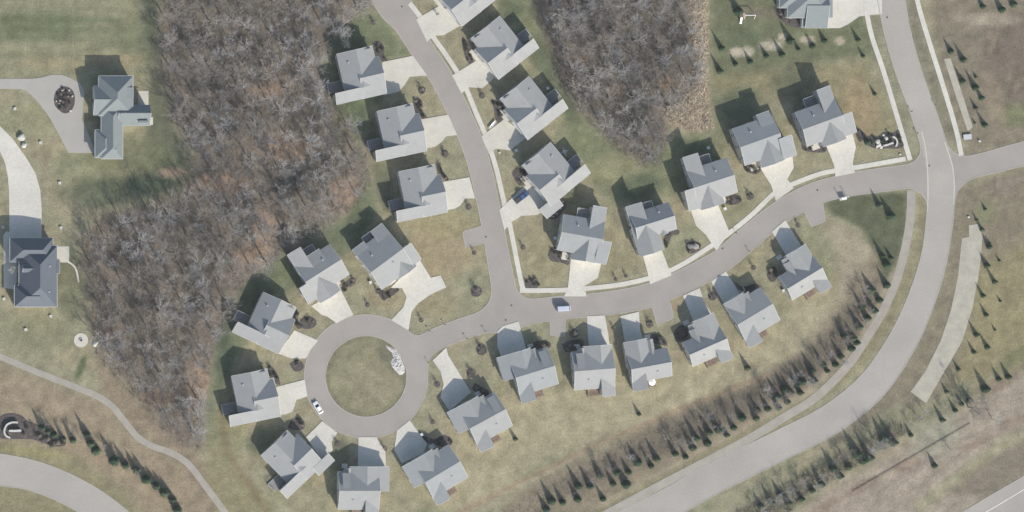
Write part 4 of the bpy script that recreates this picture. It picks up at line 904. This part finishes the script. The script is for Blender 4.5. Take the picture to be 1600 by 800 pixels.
BEDS = [([(586,80),(592,86),(600,95),(605,103),(600,98),(592,92),(585,84)], None),
 ("beside the topmost left house", [(581,66),(592,64),(600,72),(600,84),(607,96),(603,100),(596,94),(589,90),(584,78)], 8),
 ("beside the second left house", [(645,158),(654,153),(660,160),(660,172),(668,184),(662,188),(655,180),(648,176)], 8),
 ("beside the third left house", [(681,254),(688,256),(692,268),(700,278),(698,284),(690,276),(684,270)], 6),
 ("left of the topmost fully seen right house", [(722,60),(732,66),(740,80),(738,92),(742,100),(736,102),(728,92),(724,78)], 9),
 ("left of the house beside the canoe", [(768,154),(778,160),(788,170),(786,184),(780,192),(774,186),(772,172)], 9),
 ("left of the house with the blue pickup", [(806,262),(816,264),(824,274),(822,286),(812,290),(804,280),(800,270)], 9),
 ("in the front corner of the house above the junction", [(860,388),(870,386),(884,394),(890,404),(888,414),(876,410),(862,408),(856,398)], 9),
 ("beside the small house north of the bend", [(1041,362),(1052,358),(1061,360),(1060,366),(1050,368),(1046,378),(1041,388),(1037,376)], 6),
 ("right of the third north side driveway by the porch", [(1136,308),(1150,304),(1158,308),(1157,316),(1144,320),(1134,318)], 7),
 ("before the second house from the east, north side", [(1160,258),(1172,254),(1184,256),(1190,264),(1182,272),(1166,268)], 8),
 ("in front of the easternmost north side house", [(1252,226),(1264,222),(1280,224),(1292,230),(1288,238),(1270,238),(1254,234)], 8),
 ("right of the eastern wall of the easternmost north side house", [(1336,200),(1344,202),(1352,212),(1344,222),(1338,214)], 5),
 ("in front of the house with three stepped back roofs", [(540,440),(550,434),(556,436),(554,444),(544,450),(536,456),(532,448)], 7),
 ("in front of the large pale house above the ring road", [(588,452),(594,448),(602,456),(614,448),(624,452),(616,460),(606,466),(600,470),(594,464)], 9),
 ("east of the house with patio chairs behind", [(461,482),(466,488),(466,500),(472,510),(466,514),(460,506),(458,494)], 7),
 ("right of the lower house west of the ring road", [(420,570),(428,576),(434,588),(438,600),(432,600),(424,590),(416,578)], 6),
 ("above the diagonal house southwest of the ring road", [(455,655),(468,652),(476,660),(474,670),(462,672),(450,668)], 7),
 ("above the house southeast of the ring road", [(655,672),(662,680),(678,686),(692,680),(704,684),(706,694),(694,698),(676,694),(660,690)], 10),
 ("above the house east of the ring road", [(742,598),(752,604),(764,612),(760,620),(748,616),(738,608)], 7),
 ("above the westmost house of the lower row", [(820,540),(834,534),(850,532),(860,536),(858,544),(844,544),(826,548)], 8),
 ("above the second lower row house", [(878,538),(890,532),(908,530),(912,538),(900,546),(884,550)], 8),
 ("above the third lower row house", [(1018,522),(1030,522),(1040,530),(1042,540),(1030,538),(1018,534)], 6),
 ("beside the fourth lower row house", [(1052,520),(1062,508),(1074,512),(1076,522),(1066,532),(1056,534)], 7),
 ("beside the fifth lower row house", [(1148,440),(1160,448),(1176,444),(1188,446),(1192,456),(1176,460),(1158,462)], 9),
 ("beside the easternmost lower row house", [(1202,420),(1210,416),(1214,426),(1212,438),(1204,440),(1198,430)], 6),
 ("at the corner pavement left of the junction lawn", [(820,436),(836,434),(842,444),(836,451),(822,450)], 6),
 ("with two pale shrubs by the north side driveway", [(1071,382),(1080,377),(1092,379),(1096,386),(1088,393),(1076,396)], 5),
 ("northwest of the ring road beside the upper west driveway", [(468,500),(478,494),(492,498),(494,508),(484,514),(472,512)], 6),
 ("left of the ring road above the lower west driveway", [(452,568),(464,562),(474,568),(472,578),(460,580)], 5),
 ("at the left edge of the back house at the top", [(1208,10),(1222,12),(1240,24),(1252,30),(1254,44),(1236,40),(1216,28)], 8)]
for b in BEDS[1:]:
    wh, pts, n = b; bed(pts, "dark mulch bed " + wh)
    A = np.array(pts); rs = random.Random(hash(wh) % 1000 if False else sum(map(ord, wh)))
    D = poly_dist; k = 0; tr = 0
    while k < n and tr < 200:
        tr += 1; x, y = rs.uniform(A[:, 0].min(), A[:, 0].max()), rs.uniform(A[:, 1].min(), A[:, 1].max())
        if poly_dist(np.array([x]), np.array([y]), pts)[0] > -.8: continue
        put_shrub(x, y, "low shrub in the bed " + wh, rs.uniform(.8, 1.5), rs.choice('ggt'), "shrubs in the bed " + wh); k += 1
# oval island with pale stones
def stone_mesh(seed):
    bm = bmesh.new(); bmesh.ops.create_icosphere(bm, subdivisions=2, radius=.5); rd = random.Random(seed)
    ph = [rd.uniform(0, 6) for _ in range(6)]
    for v in bm.verts:
        c = v.co; f = 1 + .12 * math.sin(c.x * 7 + ph[0]) + .12 * math.sin(c.y * 8 + ph[1]) + .1 * math.sin(c.z * 9 + ph[2]); v.co = c * f; v.co.z = v.co.z * .65 + .2
    me = bpy.data.meshes.new("boulder"); bm.to_mesh(me); bm.free(); me.materials.append(M_stone); return me
ST = [stone_mesh(i) for i in range(4)]
def put_stone(px, py, label, sc, group=None):
    x, y = W(px, py); return tag(link("boulder", random.choice(ST), None, (x, y, .05), (0, 0, random.uniform(0, 6)), (sc, sc * random.uniform(.7, 1), sc)), label, "boulder", group)
bed([(84,156),(86,146),(92,138),(100,135),(108,137),(115,144),(117,155),(115,167),(109,175),(100,177),(92,172),(86,165)], "oval mulch bed inside the grey driveway loop", .12)
for px, py in ((97,141),(108,141),(113,150),(88,158),(94,157),(97,165),(110,173),(106,150)): put_stone(px, py, "small pale boulder in the oval bed of the driveway loop", .75, "boulders in the oval bed")
for k in range(16):
    a = k * 2.4; put_shrub(100 + 12 * math.sqrt(k / 16) * math.cos(a), 156 + 17 * math.sqrt(k / 16) * math.sin(a), "low dark shrub in the oval bed of the driveway loop", 1.2, 'gt'[k % 2], "shrubs in the oval bed")
bed([(853,326),(866,322),(878,318),(884,312),(886,318),(880,330),(868,342),(856,340)], "mulch bed dotted with white stones beside the pickup house")
for px, py in ((856,338),(860,338),(864,338),(857,334),(861,333),(866,333),(859,329),(863,328),(868,329),(872,324),(874,319),(876,326),(870,334),(879,316)): put_stone(px, py, "round white stone in the dotted bed beside the pickup house", .62, "white stones beside the pickup house")
put_shrub(1077, 385, "pale round shrub, left one of two by the north side driveway", 2.0, 'p'); put_shrub(1086, 385, "pale round shrub, right one of two by the north side driveway", 2.2, 'p')
# corner rock garden with curved walls
bed([(1350,215),(1362,212),(1372,213),(1384,206),(1396,208),(1404,203),(1408,216),(1412,228),(1402,232),(1386,232),(1368,232),(1354,226)], "dark planting bed of the corner rock garden", .12)
def wall_arc(name, pts, hgt, thick, label, cat, mt=M_stone):
    m = MB(); P = P2(catmull(pts, 5))
    for i in range(len(P) - 1):
        a, b = Vector((*P[i], 0)), Vector((*P[i + 1], 0)); c = (a + b) / 2; d = b - a
        for lay in range(max(1, int(hgt / .25))): m.box((c.x, c.y, .125 + .25 * lay), (d.length * (.96 if (i + lay) % 2 else .99), thick * (1 + .06 * ((i + lay) % 3)), .24), math.atan2(d.y, d.x))
        m.box((c.x, c.y, hgt + .04), (d.length, thick + .12, .08), math.atan2(d.y, d.x))
    return tag(m.build(name, mt), label, cat)
wall_arc("stone_wall", [(1379,228),(1387,226),(1395,223)], .7, .5, "short straight white stone wall in the corner rock garden", "wall")
wall_arc("stone_wall", [(1394,213),(1399,217),(1401,223),(1399,229)], .7, .45, "curved white stone wall in the corner rock garden", "wall")
for i, (px, py, s) in enumerate(((1371,221,1.2),(1373,226,1.1),(1376,230,.9),(1384,216,1.0),(1370,229,.9),(1380,211,.7))): put_stone(px, py, f"pale boulder, {ordn(i)} from the left edge of the corner rock garden" if False else ["big pale boulder at the left end of the corner rock garden","pale boulder just below the biggest one in the rock garden","pale boulder touching the short white wall","pale boulder inside the curved white wall","low pale boulder at the lower left of the rock garden","smallest boulder at the top of the rock garden"][i], s * 1.3)
for px, py in ((1378,220),(1382,222),(1390,218),(1366,218),(1362,224),(1405,215),(1406,222),(1388,210)): put_shrub(px, py, "dark shrub in the corner rock garden", 1.5, 'g', "shrubs of the corner rock garden")
put_spruce(1356, 222, "round dark evergreen left of the corner rock garden", .62, None, 1.9)
put_stone(1406, 241, "white stone by the pavement corner below the rock garden", .8)
# entrance wall lower left
bed([(-6,656),(6,648),(20,646),(34,650),(44,658),(60,664),(76,672),(94,682),(102,688),(102,695),(92,698),(78,696),(62,690),(48,686),(30,686),(12,686),(-2,682)], "dark planting bed around the curved entrance wall", .10)
wall_arc("entrance_wall", [(27,660),(18,660),(11,663),(7,669),(6,675),(9,681),(15,684)], 1.1, .5, "curved white entrance wall in the planting bed at lower left", "wall")
wall_arc("sign_wall", [(13,673),(22,673),(32,672.5)], 1.6, .6, "straight white sign wall inside the curved entrance wall", "wall")
for k, (px, py) in enumerate(((56,678),(62,681),(68,684),(75,686),(82,689),(90,692),(97,692),(66,690),(80,696),(38,680),(42,668),(50,664))): put_shrub(px, py, "low shrub in the bed beside the curved entrance wall", 1.6, 'gtp'[k % 2], "shrubs beside the entrance wall")
put_stone(50, 663, "small white stone in the bed right of the entrance wall", .7)

# ------------------------------------------------------------------ heap on the round lawn
def heap():
    m = MB(); c = [(600,538),(606,540),(612,543),(618,545),(624,552),(628,562),(632,572),(633,582),(630,585),(624,586),(618,580),(612,573),(610,566),(614,558),(612,551),(606,546)]
    A = P2(c); cx, cy = W(621, 565); rd = random.Random(3); st = .35; xs = np.arange(cx - 6, cx + 6, st); ys = np.arange(cy - 6.5, cy + 7.5, st)
    X, Y = np.meshgrid(xs, ys); D = poly_dist(X, Y, A); rs = np.random.RandomState(8); Z = np.clip(-D * .35, 0, .55) * (0.6 + .8 * rs.rand(*X.shape)) - np.where(D > 0, .15, 0)
    X = X + rs.uniform(-.1, .1, X.shape); idx = np.arange(X.size).reshape(X.shape); m.v = [tuple(p) for p in np.stack([X, Y, Z], -1).reshape(-1, 3)]
    for i in range(X.shape[0] - 1):
        for j in range(X.shape[1] - 1):
            if min(D[i, j], D[i + 1, j], D[i, j + 1], D[i + 1, j + 1]) < .2: m.f.append((int(idx[i, j]), int(idx[i, j + 1]), int(idx[i + 1, j + 1]), int(idx[i + 1, j]))); m.m.append(0)
    tag(m.build("rubble_heap", M_snow), "low white heap on the right side of the round lawn", "heap")
heap()

# ------------------------------------------------------------------ vehicles
def wheel(parent, x, y, r=.34, w=.22):
    t = MB(); t.tube((x, y - w / 2, r), (x, y + w / 2, r), r, r, 18, cap=True); o = t.build("wheel", M_tyre, parent)
    rr = MB(); rr.tube((x, y - w / 2 - .01, r), (x, y + w / 2 + .01, r), r * .6, r * .6, 12, cap=True); rr.build("rim", M_metal, o)
def loft(sections, mi=0):
    """sections: list of rings (same count) of 3-D points"""
    m = MB(); n = len(sections[0])
    for s in sections: m.v += [tuple(p) for p in s]
    for i in range(len(sections) - 1):
        for k in range(n):
            a = i * n + k; b = i * n + (k + 1) % n; m.f.append((a, b, b + n, a + n)); m.m.append(mi)
    m.f.append(tuple(range(n - 1, -1, -1))); m.m.append(mi); m.f.append(tuple(range((len(sections) - 1) * n, len(sections) * n))); m.m.append(mi); return m
def ringx(x, w, z0, z1, rr=.12):
    w /= 2; return [(x, -w + rr * .4, z0), (x, w - rr * .4, z0), (x, w, z0 + rr), (x, w, z1 - rr), (x, w - rr, z1), (x, -w + rr, z1), (x, -w, z1 - rr), (x, -w, z0 + rr)]
def vehicle(kind, px, py, ang, paint, name, label, cat):
    x, y = W(px, py, .8); r = empty(name, (x, y, .03), R(ang)); tag(r, label, cat)
    if kind == 'van': r.scale = (.86, .86, .82)
    if kind == 'sedan':
        L = 4.6; prof = [(-2.3,1.55,.45,.72),(-2.22,1.72,.3,.88),(-1.6,1.8,.25,.98),(-.9,1.82,.25,.98),(.9,1.82,.25,.96),(1.6,1.8,.25,.86),(2.15,1.68,.3,.72),(2.3,1.45,.42,.6)]
        cab = [(-1.75,1.35,.95,1.0),(-1.15,1.36,.95,1.38),(-.3,1.38,.95,1.44),(.3,1.36,.95,1.40),(1.15,1.3,.93,.97)]; glassx = True; wz = 1.42
    elif kind == 'pickup':
        L = 5.6; prof = [(-2.8,1.7,.5,.95),(-2.75,1.85,.4,1.05),(-.6,1.92,.35,1.08),(1.2,1.92,.35,1.12),(2.1,1.88,.35,1.08),(2.7,1.78,.4,.95),(2.8,1.6,.5,.8)]
        cab = [(-.75,1.6,1.05,1.1),(-.55,1.55,1.05,1.78),(.6,1.55,1.05,1.82),(1.0,1.5,1.05,1.7),(1.6,1.5,1.05,1.12)]; wz = 1.8
    else:
        L = 5.6; prof = [(-2.8,1.85,.45,2.25),(-2.75,1.98,.4,2.4),(0,2.0,.35,2.45),(1.3,2.0,.35,2.42),(1.75,1.98,.35,2.1),(2.2,1.92,.35,1.35),(2.65,1.85,.4,1.1),(2.8,1.7,.5,.8)]; cab = None; wz = 2.4
    b = loft([ringx(a, w, z0, z1) for a, w, z0, z1 in prof]).build("body", paint, r, smooth=False)
    bv = b.modifiers.new("bevel", 'BEVEL'); bv.width = .04; bv.segments = 2
    if cab:
        g = loft([ringx(a, w, z0, z1, .1 if z1 - z0 > .2 else .02) for a, w, z0, z1 in cab]).build("cabin_glass", M_glass, r)
        rf = MB(); mid = [c for c in cab if c[3] > cab[0][3] + .25]
        for a, c in zip(mid[:-1], mid[1:]): rf.hexa([(a[0], -a[1] / 2 + .08, a[3] - .04), (c[0], -c[1] / 2 + .08, c[3] - .04), (c[0], c[1] / 2 - .08, c[3] - .04), (a[0], a[1] / 2 - .08, a[3] - .04)], [(a[0], -a[1] / 2 + .1, a[3] + .03), (c[0], -c[1] / 2 + .1, c[3] + .03), (c[0], c[1] / 2 - .1, c[3] + .03), (a[0], a[1] / 2 - .1, a[3] + .03)])
        rf.build("cabin_roof", paint, r)
    else:
        w = MB(); w.hexa([(1.78, -.8, 2.02), (2.16, -.82, 1.4), (2.16, .82, 1.4), (1.78, .8, 2.02)], [(1.82, -.8, 2.1), (2.24, -.82, 1.42), (2.24, .82, 1.42), (1.82, .8, 2.1)]); w.build("windscreen", M_glass, r)
        for s in (-1, 1): q = MB(); q.box((1.1, s * 1.0, 1.75), (.9, .03, .55)); q.build("side_window", M_glass, r)
    if kind == 'pickup': q = MB(); q.box((-1.75, 0, 1.075), (1.85, 1.55, .03)); q.build("cargo_bed", M_iron, r)
    for wx in (-L * .31, L * .31):
        for s in (-1, 1): wheel(r, wx, s * .82)
    for s in (-1, 1):
        q = MB(); q.box((L / 2 - .05, s * .6, .68), (.1, .35, .16)); q.build("headlight", M_lampw, r)
        q = MB(); q.box((-L / 2 + .03, s * .62, .75), (.08, .3, .18)); q.build("tail_light", M_lampr, r)
        q = MB(); q.box((L * .13, s * 1.0, 1.05), (.12, .2, .14)); q.build("mirror", paint, r)
vehicle('sedan', 497, 637, -58 + 180, M_white, "parked_car", "white car parked on the west side of the ring road", "car")
vehicle('pickup', 815, 308, 38, M_blue, "pickup_truck", "dark blue pickup parked across a pale driveway", "pickup")
vehicle('van', 881, 482, 3, M_pearl, "delivery_van", "pale blue grey van stopped on the street east of the junction", "van")

# ------------------------------------------------------------------ small things
def canoe():
    x, y = W(769, 195); r = empty("canoe", (x, y, .35), R(50)); tag(r, "slim white canoe lying on the lawn left of a grey house", "canoe")
    secs = []
    for i in range(9):
        t = -1 + 2 * i / 8; w = .42 * (1 - t * t) + .03; z = .12 * t * t
        secs.append([(t * 1.9, -w, .3 + z), (t * 1.9, -w * .8, .05 + z), (t * 1.9, 0, -.05 + z), (t * 1.9, w * .8, .05 + z), (t * 1.9, w, .3 + z), (t * 1.9, w * .9, .31 + z), (t * 1.9, 0, .12 + z), (t * 1.9, -w * .9, .31 + z)])
    loft(secs).build("hull", M_white, r)
    m = MB(); m.box((.8, 0, .22), (.25, .6, .04)); m.build("seat", M_wood, r); m = MB(); m.box((-.8, 0, .22), (.25, .6, .04)); m.build("seat", M_wood, r)
canoe()
def firepit():
    x, y = W(126.5, 531.5); m = MB(); n = 36
    m.prism([(x + 2.45 * math.cos(2 * math.pi * k / n), y + 2.45 * math.sin(2 * math.pi * k / n)) for k in range(n)], -.05, .12); tag(m.build("patio", M_conc2), "round pale patio on the lawn beside the wood", kind="structure")
    m = MB()
    for k in range(12):
        a = 2 * math.pi * k / 12
        for l in range(2): m.box((x + .5 * math.cos(a + l * .2), y + .5 * math.sin(a + l * .2), .2 + .17 * l), (.2, .25, .16), a + l * .2)
    o = tag(m.build("fire_pit", M_walls), "small stone ring fire pit at the centre of the round patio", "fire pit")
    m = MB(); m.prism([(x + .38 * math.cos(k), y + .38 * math.sin(k)) for k in np.linspace(0, 6, 10)], .12, .16); m.build("ash", M_iron, o)
firepit()
put_stone(148, 538, "larger pale boulder right of the round patio", 1.6); put_stone(151, 536, "smaller pale boulder right of the round patio", 1.1)
def cover_mesh():
    m = MB(); m.box((0, 0, .2), (.7, .7, .4)); m.box((0, 0, .43), (.8, .8, .06)); return m.mesh("utility_box", M_stone)
CM = cover_mesh()
for px, py, lb in ((23,170,"below the curve of the grey driveway"),(63,223,"beside the cream driveway, near the wood"),(93,286,"on the lawn right of the cream driveway"),(95,356,"just above the cream patio"),(4,355,"left of the foot of the cream driveway"),(6,467,"left of the slate roofed house"),(79,494,"on the lawn below right of the slate roofed house"),(40,515,"on the lawn well below the slate roofed house")):
    x, y = W(px, py); tag(link("utility_box", CM, None, (x, y, 0), (0, 0, .2), (1.2, 1.2, 1)), "low pale square utility box " + lb, "utility box", "utility boxes on the left lawns")
for px, py, lb, s in ((33,215,"large white boulder beside the cream driveway", 2.4),(37,227,"second white boulder beside the cream driveway, just below the large one", 1.7)): put_stone(px, py, lb, s)
def swing_set():
    x, y = W(1172, 24, 2.2); r = empty("swing_set", (x, y, 0), R(0)); tag(r, "white wooden swing set with slide tower at the top of the photo", "swing set")
    m = MB(); m.box((.2, 0, 2.3), (3.6, .18, .18)); m.build("beam", M_white, r)
    for sx in (-1.5, 1.95):
        for sy in (-1, 1): m = MB(); m.tube((sx, 0, 2.3), (sx + .1, sy * 1.1, 0), .08, .08, 5); m.build("leg", M_white, r)
    for sx in (-.5, .9):
        m = MB(); m.box((sx, 0, .5), (.5, .2, .05)); m.tube((sx - .2, 0, .5), (sx - .2, 0, 2.3), .02, .02, 4); m.tube((sx + .2, 0, .5), (sx + .2, 0, 2.3), .02, .02, 4); m.build("swing", M_iron, r)
    m = MB()
    for a in (-3.2, -2.0):
        for b in (-.6, .6): m.box((a, b, 1.2), (.12, .12, 2.4))
    m.box((-2.6, 0, 1.3), (1.3, 1.3, .1)); m.build("tower", M_wood, r)
    m = MB(); m.hexa([(-3.5, -.8, 2.3), (-2.6, -.8, 3.0), (-2.6, .8, 3.0), (-3.5, .8, 2.3)], [(-3.5, -.8, 2.36), (-2.6, -.8, 3.06), (-2.6, .8, 3.06), (-3.5, .8, 2.36)]); m.hexa([(-2.6, -.8, 3.0), (-1.7, -.8, 2.3), (-1.7, .8, 2.3), (-2.6, .8, 3.0)], [(-2.6, -.8, 3.06), (-1.7, -.8, 2.36), (-1.7, .8, 2.36), (-2.6, .8, 3.06)]); m.build("canopy", M_wood, r)
    m = MB(); m.hexa([(-2.9, -2.8, .1), (-2.3, -2.8, .1), (-2.3, -.7, 1.3), (-2.9, -.7, 1.3)], [(-2.9, -2.8, .18), (-2.3, -2.8, .18), (-2.3, -.7, 1.38), (-2.9, -.7, 1.38)]); m.build("slide", M_white, r)
swing_set()
def mailstation():
    x, y = W(1318, 310, .6); r = empty("mailbox_cluster", (x, y, .05), R(8)); tag(r, "white cluster mailbox with two posts on the verge below the street bend", "mailbox")
    m = MB(); m.prism([(-1.2, -.6), (1.2, -.6), (1.2, .6), (-1.2, .6)], -.1, .1); m.build("base", M_conc, r)
    for sx in (-.45, .45): m = MB(); m.box((sx, 0, .85), (.75, .6, 1.0)); m.box((sx, 0, .25), (.2, .2, .3)); m.box((sx, 0, 1.38), (.85, .7, .06)); m.build("locker", M_white, r)
    for sx in (-1.15, 1.15): m = MB(); m.box((sx, .3, 1.2), (.16, .16, 2.4)); m.box((sx, .3, 2.45), (.26, .26, .1)); m.build("post", M_white, r)
mailstation()
def mbx():
    m = MB(); m.box((0, 0, .55), (.1, .1, 1.1)); p = MB(); n = 8
    ring_ = lambda x: [(x, -.12, 1.1), (x, .12, 1.1), (x, .12, 1.24), (x, .07, 1.33), (x, 0, 1.36), (x, -.07, 1.33), (x, -.12, 1.24)]
    return m.mesh("post", M_wood), loft([ring_(-.28), ring_(.28)]).mesh("letter_box", M_iron)
MBX = mbx()
for px, py, a, lb in ((670,517,20,"at the left of the street mouth into the ring road"),(694,507,20,"on the north kerb between the ring road and the junction"),(757,517,20,"on the south kerb just west of the junction"),(728,529,20,"on the south kerb by the ring road mouth"),(1149,364,-35,"on the north kerb where the street climbs"),(1169,392,-35,"on the south kerb where the street climbs"),(1423,174,70,"west of the main road above the junction"),(1460,163,70,"east of the main road above the side road"),(588,507,0,"inside the top of the ring road") if False else (1432,208,70,"west of the main road just above the junction"),(668,566,-70,"beside the long tapering driveway")):
    x, y = W(px, py); r = empty("mailbox", (x, y, .08), R(a)); tag(r, "dark letter box " + lb, "mailbox", "letter boxes on posts"); link("post", MBX[0], r); link("letter_box", MBX[1], r)
for px, py, lb in ((759,370,"beside the asphalt bay on the curving street"),(790,500,"at the centre of the junction"),(628,10,"at the top of the curving street"),(1277,297,"near the top of the street bend"),(1386,27,"near the top of the main road"),(1452,259,"at the main road crossing"),(799,477,"just north of the junction centre"),(1129,388,"on the rising part of the street")):
    x, y = W(px, py); m = MB(); m.prism([(.32 * math.cos(k * .5236), .32 * math.sin(k * .5236)) for k in range(12)], .0, .05); o = m.build("manhole_cover", M_iron, None, (x, y, 0)); tag(o, "round iron manhole cover " + lb, "manhole cover")
# parasol, patio tables, air conditioners
def parasol(px, py, label, rad=1.25, mt=M_white):
    x, y = W(px, py, 2.3); r = empty("parasol", (x, y, 0)); tag(r, label, "parasol"); m = MB(); n = 8
    for k in range(n): a, b = 2 * math.pi * k / n, 2 * math.pi * (k + 1) / n; m.face([(0, 0, 2.75), (rad * math.cos(a), rad * math.sin(a), 2.25), (rad * math.cos(b), rad * math.sin(b), 2.25)])
    m.build("canopy", mt, r); m = MB(); m.tube((0, 0, 0), (0, 0, 2.8), .03, .03, 6); m.build("pole", M_metal, r); m = MB(); m.tube((0, 0, 0), (0, 0, .1), .3, .28, 12, cap=True); m.build("base", M_iron, r)
parasol(1019, 597, "white octagonal parasol on the deck behind a lower row house")
def patio_set(px, py, wh):
    x, y = W(px, py, .7); r = empty("patio_table", (x, y, 0)); tag(r, "round pale patio table " + wh, "table")
    m = MB(); m.tube((0, 0, .70), (0, 0, .75), .75, .75, 20, cap=True); m.build("tabletop", M_stone, r); m = MB(); m.tube((0, 0, 0), (0, 0, .7), .07, .07, 8); m.tube((0, 0, 0), (0, 0, .05), .35, .3, 12, cap=True); m.build("leg", M_iron, r)
    for k, nm in enumerate(("east", "north", "west", "south")):
        a = k * math.pi / 2 + .4; c = empty("patio_chair", (x + 1.15 * math.cos(a), y + 1.15 * math.sin(a), 0), a); tag(c, f"metal patio chair on the {nm} side of the table {wh}", "chair", "patio chairs")
        m = MB(); m.box((0, 0, .44), (.48, .5, .05)); m.build("seat", M_metal, c); m = MB(); m.box((.24, 0, .72), (.05, .5, .5)); m.build("backrest", M_metal, c)
        for sx in (-.2, .2):
            for sy in (-.2, .2): m = MB(); m.box((sx, sy, .21), (.04, .04, .42)); m.build("leg", M_metal, c)
patio_set(882, 237, "behind the blue pickup house")
patio_set(378, 497, "west of the ring road")
def acm():
    m = MB(); m.box((0, 0, .4), (.8, .8, .75)); m.tube((0, 0, .78), (0, 0, .82), .33, .33, 14, cap=True); return m.mesh("air_conditioner", M_trim)
AC = acm()
for px, py, lb in ((578,441,"left of the large pale house above the ring road"),(1132,326,"by the third north side driveway"),(1223,454,"left of the easternmost lower row house"),(658,679,"above the house southeast of the ring road"),(806,235,"in the shade left of the patio table house"),(867,372,"left of the house above the junction"),(1106,231,"behind the third north side house"),(855,138,"behind the canoe house")):
    x, y = W(px, py); tag(link("air_conditioner", AC, None, (x, y, 0), (0, 0, .4), (1.2, 1.2, 1)), "white air conditioner unit " + lb, "air conditioner")
put_stone(780, 238, "white landscaping stone on the verge right of the curving street", .9)
# wire fence at lower right
def fence():
    a, b = Vector((*W(1333, 768), 0)), Vector((*W(1516, 662), 0)); r = empty("rail_fence", a); tag(r, "low dark rail fence running diagonally over the rough ground at lower right", "fence"); n = 20; d = b - a
    for k in range(n + 1): p = d * k / n; m = MB(); m.box((p.x, p.y, .22), (.12, .12, .5)); m.build("post", M_wood, r)
    m = MB()
    for z in (.2, .38): m.tube((0, 0, z), (d.x, d.y, z), .05, .05, 4)
    m.build("rail", M_deck, r)
fence()
m = MB(); x, y = W(1511, 214); m.box((x, y, .25), (2.6, 1.6, .5), .1); m.box((x, y, .53), (2.8, 1.8, .06), .1); tag(m.build("utility_vault", M_walls), "low grey utility vault at the foot of the slim gravel strip", "utility vault")
put_stone(1530, 220, "white boulder beside the low grey utility vault", 1.0)
put_stone(1513, 339, "white boulder above the broad gravel strip", .8)
for o in bpy.data.objects:
    if o.get("label") and len(o["label"].replace(",", " ").replace("-", " ").split()) > 16: print("LONG", o.name, o["label"])

hz = MB(); hz.box((0, 0, H / 2 - 400 + 404.5), (12400, 12400, H + 11)); ho = hz.build("haze", [])
ho.data.materials.clear(); hm = bpy.data.materials.new("haze_air"); hm.use_nodes = True; hn = hm.node_tree; hn.nodes.clear()
pv = hn.nodes.new("ShaderNodeVolumePrincipled"); pv.inputs["Density"].default_value = 2.2e-5; pv.inputs["Color"].default_value = (0.90, 0.95, 0.93, 1); pv.inputs["Anisotropy"].default_value = 0.0
mo = hn.nodes.new("ShaderNodeOutputMaterial"); hn.links.new(pv.outputs[0], mo.inputs["Volume"]); ho.data.materials.append(hm)
tag(ho, "thin pale haze in the air above the whole estate", "haze", kind="stuff")
